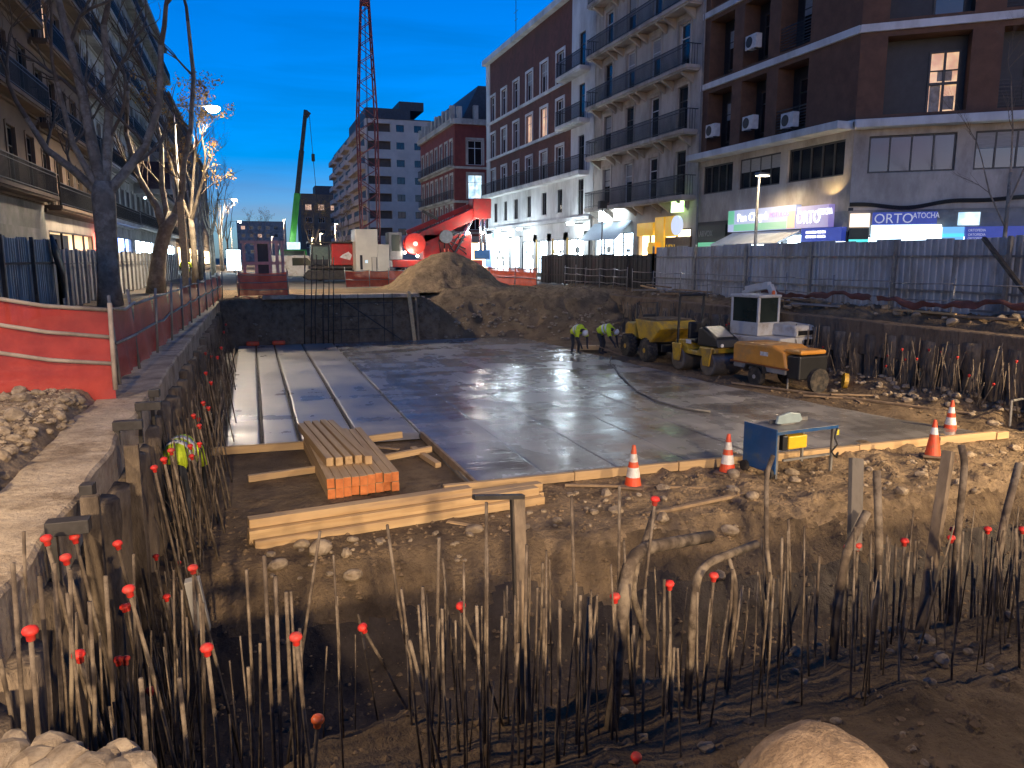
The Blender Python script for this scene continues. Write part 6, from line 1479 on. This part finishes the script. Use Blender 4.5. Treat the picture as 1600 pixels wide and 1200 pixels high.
# ---------- crawler crane with lattice mast
cc = thing('crawler_crane', 'red crawler crane with a tall tapered lattice mast', 'crane', (6.6, 58.5, 0))
for sg in (-1, 1): MB().prism([(-2.9, .15), (-3.1, .5), (-2.8, .85), (2.8, .85), (3.1, .5), (2.9, .15)], sg * 1.5 - .35, sg * 1.5 + .35).build('track', DSTEEL, cc, bevel=.05)
MB().box(-2.6, 2.6, -1.5, 1.5, .95, 1.15).build('deck', DSTEEL, cc); MB().box(-1.0, 1.0, -.9, .9, .5, .95).build('undercarriage', DSTEEL, cc)
MB().box(-1.1, 1.0, -1.45, .9, 1.16, 2.75).build('machine_house', RED, cc, bevel=.08)
MB().prism([(.0 - .55, 1.75), (-.3, 1.95), (.1, 2.15), (.35, 1.9), (.2, 1.55), (-.2, 1.65)], -1.465, -1.452).build('emblem', CONEW, cc)
MB().box(-2.5, -1.2, -1.5, -.1, 1.16, 2.65).build('cab', BLACKP, cc, bevel=.06); MB().box(-2.4, -1.35, -1.52, -1.502, 1.6, 2.5).build('cab_window', mat('cab_glass_lit', (.10, .14, .12), (.08, .11, .10), rough=.1), cc); MB().box(-2.52, -2.505, -1.3, -.3, 1.6, 2.5).build('cab_window', GLASSG, cc)
MB().box(-2.7, 1.2, -1.6, 1.0, 2.76, 2.86).build('roof_plate', DSTEEL, cc)
REDD = mat('mast_red', (.20, .035, .03), (.14, .025, .022), rough=.5, scale=2)
mx, my = 2.05, 1.0
def msec(z):
    if z < 11.8: return .68
    return .68 - (.68 - .26) * (z - 11.8) / (20.4 - 11.8)
for sx_ in (-1, 1):
    for sy_ in (-1, 1):
        MB().tube([(mx + sx_ * .62, my + sy_ * .62, 1.0), (mx + sx_ * .68, my + sy_ * .68, 11.8), (mx + .1 + sx_ * .26, my + sy_ * .26, 20.4)], .065, 6).build('chord', REDD, cc)
lc = MB(); z = 1.2; k = 0
while z < 20:
    dz = max(.55, msec(z) * 1.3); z2 = min(z + dz, 20.3); a, b = msec(z), msec(z2); s = 1 if k % 2 else -1; ox = 0 if z < 11.8 else .1 * (z - 11.8) / 8.6
    for (dx, dy, ex, ey) in ((-1 * s, -1, 1 * s, -1), (-1 * s, 1, 1 * s, 1), (-1, -1 * s, -1, 1 * s), (1, -1 * s, 1, 1 * s)): lc.tube([(mx + ox + dx * a, my + dy * a, z), (mx + ox + ex * b, my + ey * b, z2)], .03, 5)
    z = z2; k += 1
lc.build('lacing', REDD, cc)['kind'] = 'stuff'
MB().box(mx - .20, mx + .42, my - .38, my + .38, 19.75, 21.3).build('mast_head', REDD, cc)
for y_ in (-.2, .2): MB().tube([(mx + .1, my + y_, 20.4), (mx - .05, my + y_, 3.0)], .018, 5).build('hoist_rope', DSTEEL, cc)
# cream container
ct2 = thing('generator_container', 'cream stepped generator container beside the red crane', 'container', (8.0, 56.5, 0))
MB().box(-1.0, .55, -1.2, 1.2, .35, 3.7).build('tall_housing', CREAMP, ct2, bevel=.03); MB().box(.552, 1.35, -1.2, 1.2, .35, 2.65).build('low_housing', CREAMP, ct2, bevel=.03)
MB().box(-.72, -.55, -1.23, -1.202, .9, 1.9).build('vent', DARKP, ct2); MB().box(.10, .50, -1.215, -1.203, .45, 1.7).build('door', CREAMP, ct2, bevel=.01); MB().tube([(.1, -1.25, .4), (.1, -1.25, 1.75), (.42, -1.25, 1.75), (.42, -1.25, .4)], .02, 6).build('handrail', DSTEEL, ct2); MB().box(-.35, -.2, -1.22, -1.203, 1.35, 1.55).build('gauge', COOLW, ct2); MB().box(-1.0, 1.35, -1.1, 1.1, 0, .348).build('skid', DSTEEL, ct2)
# drilling rig
dr = thing('drilling_rig', 'red drilling rig with folded mast, drum and silver rams behind the spoil heap', 'drilling rig', (14.0, 59, 0))
for sg in (-1, 1): MB().prism([(-3.4, .15), (-3.6, .55), (-3.3, .95), (3.0, .95), (3.3, .55), (3.1, .15)], sg * 1.4 - .35, sg * 1.4 + .35).build('track', DSTEEL, dr, bevel=.05)
MB().box(-4.0, 3.0, -1.2, 1.2, 1.0, 1.55).build('deck', RED, dr, bevel=.05); MB().box(-1.6, 2.2, -1.0, 1.2, 1.56, 3.5).build('engine_house', RED, dr, bevel=.08)
MB().box(-4.2, -3.2, -1.0, .6, 1.56, 3.6).build('control_cabin', GREYW, dr, bevel=.06); MB().box(-4.0, -3.4, -1.03, -1.003, 2.2, 3.4).build('cabin_window', COOLW if False else GLASSG, dr)
MB().lathe([(.05, -.45), (.78, -.45), (.78, -.38), (.55, -.36), (.55, .36), (.78, .38), (.78, .45), (.05, .45)], 28, 'Y', (-2.3, -1.0, 2.75)).build('winch_drum', mat('bright_red', (.62, .045, .025), (.5, .03, .02), rough=.4), dr)
MB().lathe([(.01, -.5), (.17, -.5), (.17, -.44), (.01, -.44)], 16, 'Y', (-2.3, -1.0, 2.75)).build('drum_hub', CREAMP, dr)
MB().beam((-2.3, -.6, 2.9), (3.2, -.6, 5.4), .8, .85).build('mast', RED, dr, bevel=.04); MB().beam((-2.6, .3, 3.6), (3.1, .3, 6.0), .3, .35).build('mast_rail', RED, dr)
MB().box(2.3, 3.75, -1.13, .3, 4.7, 6.2).build('rotary_head', RED, dr, bevel=.08); MB().beam((-.4, -.8, 4.6), (-1.6, -.8, 5.2), .2, .2).build('jib', DSTEEL, dr)
for k, x_ in enumerate((2.95, 3.3)): MB().cyl((x_, -.85, 2.2), (x_, -.85, 5.3), .12, n=12).build('silver_ram', mat('chrome', (.75, .77, .78), (.6, .62, .64), rough=.25, metal=.9), dr, smooth=True)
for y_ in (-.9, -.5): MB().cyl((1.0, y_, 2.2), (2.3, y_, 4.7), .11, n=12).build('silver_ram', MATS['chrome'], dr, smooth=True)
MB().beam((.7, -1.1, 1.9), (1.6, -1.1, 3.4), .12, .14).build('black_strut', BLACKP, dr)
MB().lathe([(.22, -.15), (.5, -.15), (.5, .15), (.22, .15)], 24, 'Y', (.1, -1.25, 3.3)).build('hose_reel', STEEL, dr)
for x_ in (-.05, .25): MB().tube([(x_, -1.3, 2.4), (x_ + .03, -1.32, 1.6)], .06, 6).build('hose', CONEO, dr)
for k in range(7): MB().tube([(random.uniform(-1, 2), -1.05, random.uniform(1.8, 2.4)), (random.uniform(-.5, 2.2), -1.15, random.uniform(2.4, 3.2)), (random.uniform(0, 2.5), -1.0, random.uniform(3.0, 3.9))], .045, 6).build('hose', BLACKP, dr, smooth=True)
MB().box(2.4, 3.6, -1.15, -.9, 1.6, 2.3).build('blue_tank', BLUE, dr)
for x_, z_ in ((-3.05, 2.1), (-2.1, 1.85), (1.9, 3.6)): MB().lathe([(.01, -.1), (.09, -.1), (.09, 0), (.01, 0)], 12, 'Y', (x_, -1.08, z_)).build('work_light', BULB, dr)
lamp_light('POINT', (-2.6, -1.9, 2.2), 110, (1, .93, .85), dr, .15); lamp_light('POINT', (2.4, -1.8, 4.0), 260, (1, .95, .9), dr, .15)
# green mobile crane
gc = thing('mobile_crane', 'mobile crane with a green telescopic boom raised far down the street', 'crane', (4.3, 90, 0))
MB().box(-1.5, 1.5, -4, 4, .7, 1.5).build('carrier', GREEN, gc, bevel=.08); MB().box(-1.4, 1.4, -4.4, -2.8, 1.5, 2.6).build('carrier_cab', GREEN, gc, bevel=.1); MB().box(-1.1, 1.1, -4.42, -4.39, 1.8, 2.45).build('windscreen', GLASSG, gc)
MB().box(-1.1, 1.1, -1.5, 2.5, 1.52, 2.6).build('superstructure', GREEN, gc, bevel=.08)
for y_ in (-3.2, -1.6, 1.6, 3.0):
    for sg in (-1, 1): MB().lathe([(.1, -.17), (.5, -.17), (.5, .17), (.1, .17)], 18, 'X', (sg * 1.3, y_, .5)).build('wheel', RUBBER, gc)
b0 = Vector((0, 0, 2.3)); b1v = Vector((2.2, 0, 17.6))
for i, (t0, t1, w_, m_) in enumerate(((0, .42, .66, GREEN), (.36, .72, .54, DSTEEL), (.68, 1.0, .42, DSTEEL))): MB().beam(b0.lerp(b1v, t0), b0.lerp(b1v, t1), w_, w_ * .9).build('boom_section', m_, gc, bevel=.04)
MB().beam((2.1, -.1, 17.3), (2.55, -.1, 17.0), .5, .6).build('boom_head', DSTEEL, gc); MB().tube([(2.55, -.1, 17), (3.1, -.1, 6.0)], .03, 5).build('hoist_rope', DSTEEL, gc); MB().box(2.6, 2.95, -.25, .05, 12.2, 13.0).build('hook_block', DSTEEL, gc, bevel=.05)
MB().lathe([(.02, -.25), (.40, -.25), (.40, -.1), (.02, -.1)], 16, 'Y', (-.6, -4.5, 1.2)).build('work_light', BULB, gc); MB().box(-.5, .9, -1.6, -1.52, 1.8, 3.4).build('lit_board', COOLW, gc)
lamp_light('POINT', (-.2, -1.6, 4.0), 110, (.85, 1, .85), gc, .2)

# ---------- trees
BARK = mat('plane_bark', (.27, .215, .155), (.14, .11, .08), rough=.9, scale=3.0, bump=.5, bscale=10, bdist=.02, dirt=(.36, .31, .24), dscale=2.0)
TWIG = mat('twig_bark', (.16, .12, .085), (.10, .075, .055), rough=.9, scale=5)
LEAF = mat('dry_leaf', (.42, .25, .07), (.28, .15, .04), rough=.8, scale=6)
def tree(label, loc, trunk_pts, limbs, seed, depth=3, leaves=0, name='plane_tree', group='bare trees along the left pavement', spread=.55, thin=1.0):
    rs = random.Random(seed); t = thing(name, label, 'tree', loc, 0, group)
    tr = MB(); tr.tube([p[:3] for p in trunk_pts], [p[3] for p in trunk_pts], 14); to = tr.build('trunk', BARK, t, smooth=True)
    cr_ = MB(); lf = MB(); lm = []
    def grow(p, d, L, r, dep):
        pts = [p]; rad = [r]; q = p.copy(); dd = d.copy(); n = 5
        for i in range(n):
            dd = (dd + Vector((rs.gauss(0, .16), rs.gauss(0, .16), rs.gauss(.05, .10)))).normalized(); q = q + dd * L / n; pts.append(q.copy()); rad.append(r * (1 - .55 * (i + 1) / n))
        cr_.tube(pts, rad, 7 if dep > 1 else 5, caps=False)
        if dep > 0:
            for i in range(2, n + 1):
                for _ in range(2 if dep == 1 or i == n else 1):
                    ax = Vector((rs.gauss(0, 1), rs.gauss(0, 1), rs.gauss(0, .6))).normalized(); nd = (dd + ax * spread * rs.uniform(.7, 1.5) + Vector((0, 0, .12))).normalized()
                    grow(pts[i], nd, L * rs.uniform(.45, .70), rad[i] * .62, dep - 1)
        elif leaves:
            for _ in range(leaves):
                c = q + Vector((rs.gauss(0, .16), rs.gauss(0, .16), rs.gauss(-.05, .14))); a = Vector((rs.gauss(0, 1), rs.gauss(0, 1), rs.gauss(0, 1))).normalized() * .07; b = Vector((rs.gauss(0, 1), rs.gauss(0, 1), rs.gauss(0, 1))).normalized() * .06
                lf.quad(c - a, c + b, c + a, c - b)
    for pts, L, r, dep in limbs:
        v = [Vector(p) for p in pts]
        k = len(v); lb = MB(); lb.tube(v, [r * (1 - .5 * i / (k - 1)) for i in range(k)], 10, caps=False); lb.build('limb', BARK, to, smooth=True)
        grow(v[-1], (v[-1] - v[-2]).normalized(), L, r * .5, dep)
        for i in range(1, k - 1):
            ax = Vector((rs.gauss(0, 1), rs.gauss(0, 1), rs.uniform(0, .8))).normalized(); grow(v[i], ((v[i + 1] - v[i]).normalized() * .6 + ax * .8).normalized(), L * .7, r * .35, max(0, dep - 1))
    cr_.build('crown', TWIG, t, smooth=True)
    if lf.V: lf.build('dry_leaves', LEAF, t)['kind'] = 'stuff'
    return t
tree('big bare plane tree with a stout forked trunk nearest on the left', (-4.95, 31.5, 0), [(-.02, 0, -.1, .46), (0, 0, .8, .38), (.03, 0, 2.4, .36), (.05, 0, 3.9, .40), (.06, 0, 4.4, .30)],
     [([(-.1, 0, 4.0), (-.9, .3, 4.8), (-1.7, .4, 5.5), (-2.2, .3, 6.5)], 3.2, .17, 2), ([(0, 0, 4.2), (-.15, -.1, 5.6), (-.3, -.1, 7.2), (-.6, 0, 9.0), (-.9, 0, 10.8)], 3.6, .22, 2),
      ([(.1, 0, 4.2), (.30, .2, 5.8), (.5, .3, 7.6), (.45, .4, 9.8)], 3.6, .21, 2), ([(.2, 0, 4.0), (.9, .2, 4.9), (1.5, .3, 5.7), (2.1, .2, 7.2), (2.3, 0, 9.2)], 3.4, .19, 2), ([(-.1, 0, 4.1), (-.7, -.4, 5.6), (-1.0, -.6, 7.6)], 3.0, .13, 2)], 3)
tree('bare tree with a leaning trunk right of the big plane tree', (-4.5, 42.5, 0), [(-.1, 0, -.1, .50), (.0, 0, .8, .40), (.18, 0, 1.9, .34), (.55, 0, 3.1, .32), (1.0, 0, 3.9, .28)],
     [([(.5, 0, 2.9), (.2, .1, 4.2), (-.5, .1, 5.6), (-.9, 0, 7.6), (-.7, 0, 9.6)], 3.6, .19, 2), ([(.95, 0, 3.7), (1.4, 0, 4.8), (1.6, .1, 6.4), (2.0, .1, 8.0), (2.3, 0, 10.5), (2.2, 0, 13)], 3.4, .17, 2), ([(.7, 0, 3.4), (.5, .2, 5.2), (.6, .3, 7.2), (.3, .3, 9.6)], 3.2, .16, 2)], 5)
tree('tree with a few dry leaves lit beside the tall street lamp', (-3.2, 49.5, 0), [(0, 0, -.1, .22), (.05, 0, 2, .17), (.0, 0, 4.0, .15)],
     [([(0, 0, 3.8), (.5, -.6, 5.2), (.9, -1.6, 6.2), (1.1, -2.4, 7.2)], 2.2, .11, 2), ([(0, 0, 3.8), (-.5, .2, 5.4), (-.9, .2, 7.2)], 2.6, .10, 2), ([(0, 0, 4), (.2, .4, 6), (.5, .4, 8.2)], 2.4, .10, 2)], 11, leaves=14)
for i, y in enumerate((58, 67, 76, 87, 99, 113, 130, 150)):
    s = 1 + .1 * (i % 3)
    tree('%s bare street tree down the left pavement beyond the lamp lit tree' % ('first', 'second', 'third', 'fourth', 'fifth', 'sixth', 'seventh', 'eighth')[i], (-4.2 + .3 * (i % 2), y, 0), [(0, 0, -.1, .20), (.05, 0, 2, .16), (0, .05, 4.2 * s, .13)],
         [([(0, 0, 4 * s), (.5, 0, 5.6 * s), (.9, .1, 7.6 * s)], 2.8, .10, 2), ([(0, 0, 4 * s), (-.5, .2, 5.6 * s), (-.7, 0, 8 * s)], 2.8, .10, 2), ([(0, 0, 4 * s), (0, -.3, 6 * s), (.2, -.2, 8.4 * s)], 2.6, .09, 1)], 40 + i, leaves=3 if i in (4, 5) else 0)
for i, (x, y) in enumerate(((9.0, 122), (13.0, 118), (11.5, 140), (1.5, 150))):
    tree('%s tree with sparse lit leaves far down the street' % ('first', 'second', 'third', 'fourth')[i], (x, y, 0), [(0, 0, -.1, .22), (.05, 0, 2, .18), (0, .05, 3.6, .15)],
         [([(0, 0, 3.4), (.6, 0, 4.6), (1.0, .1, 6)], 2.6, .10, 2), ([(0, 0, 3.4), (-.6, .2, 4.6), (-1.0, 0, 6)], 2.6, .10, 2), ([(0, 0, 3.4), (0, -.3, 5), (.2, -.2, 6.4)], 2.4, .09, 2)], 60 + i, leaves=4, group='trees far down the street')
tree('bare young tree in front of the corner block at the right edge', (21.3, 17.4, 0), [(0, 0, -.1, .07), (.02, 0, 2.2, .06), (.05, .05, 4.2, .045)],
     [([(0, 0, 2.6), (-.4, .3, 3.6), (-.6, .5, 4.6)], 1.4, .03, 2), ([(0, 0, 3.2), (.3, -.2, 4.4), (.35, -.3, 5.6)], 1.4, .03, 2), ([(.05, .05, 4.1), (-.1, 0, 5.4), (-.2, .1, 6.6)], 1.3, .03, 2)], 90, group='young tree')
# timber shoring post (yellow lit) on the left pavement
post('timber_mast', (-3.0, 40.2, 0), (-3.02, 40.2, 4.3), .30, .30, WOODY, 'thick pale wooden mast right of the leaning tree', 'post')
from collections import defaultdict
_dup = defaultdict(list)
for o in COL.objects:
    if o.parent is None and o.get('label') and o.get('group') in ('boards on the right verge', 'bars behind the machines', 'tall bars at the back wall', 'laths right of the slab', 'stacked beams', 'top beams'): _dup[(o['group'], o['label'])].append(o)
for (g_, l_), os_ in _dup.items():
    if len(os_) > 1:
        by_x = g_ in ('tall bars at the back wall', 'stacked beams', 'top beams')
        for i, o in enumerate(sorted(os_, key=lambda o: o.location.x if by_x else o.location.y)): o['label'] = '%s %s %s' % (ordw(i), l_.replace('of the group ', ''), 'counted from left' if by_x else 'counted from viewer')
# ---------- finish: lettering as real meshes
bpy.context.view_layer.update()
dg = bpy.context.evaluated_depsgraph_get()
for o in TEXTS:
    me = bpy.data.meshes.new_from_object(o.evaluated_get(dg)); n = bpy.data.objects.new('lettering', me); COL.objects.link(n); n.parent = o.parent; n.matrix_local = o.matrix_local.copy(); n.matrix_parent_inverse = o.matrix_parent_inverse.copy(); nm = o.name
    bpy.data.objects.remove(o)
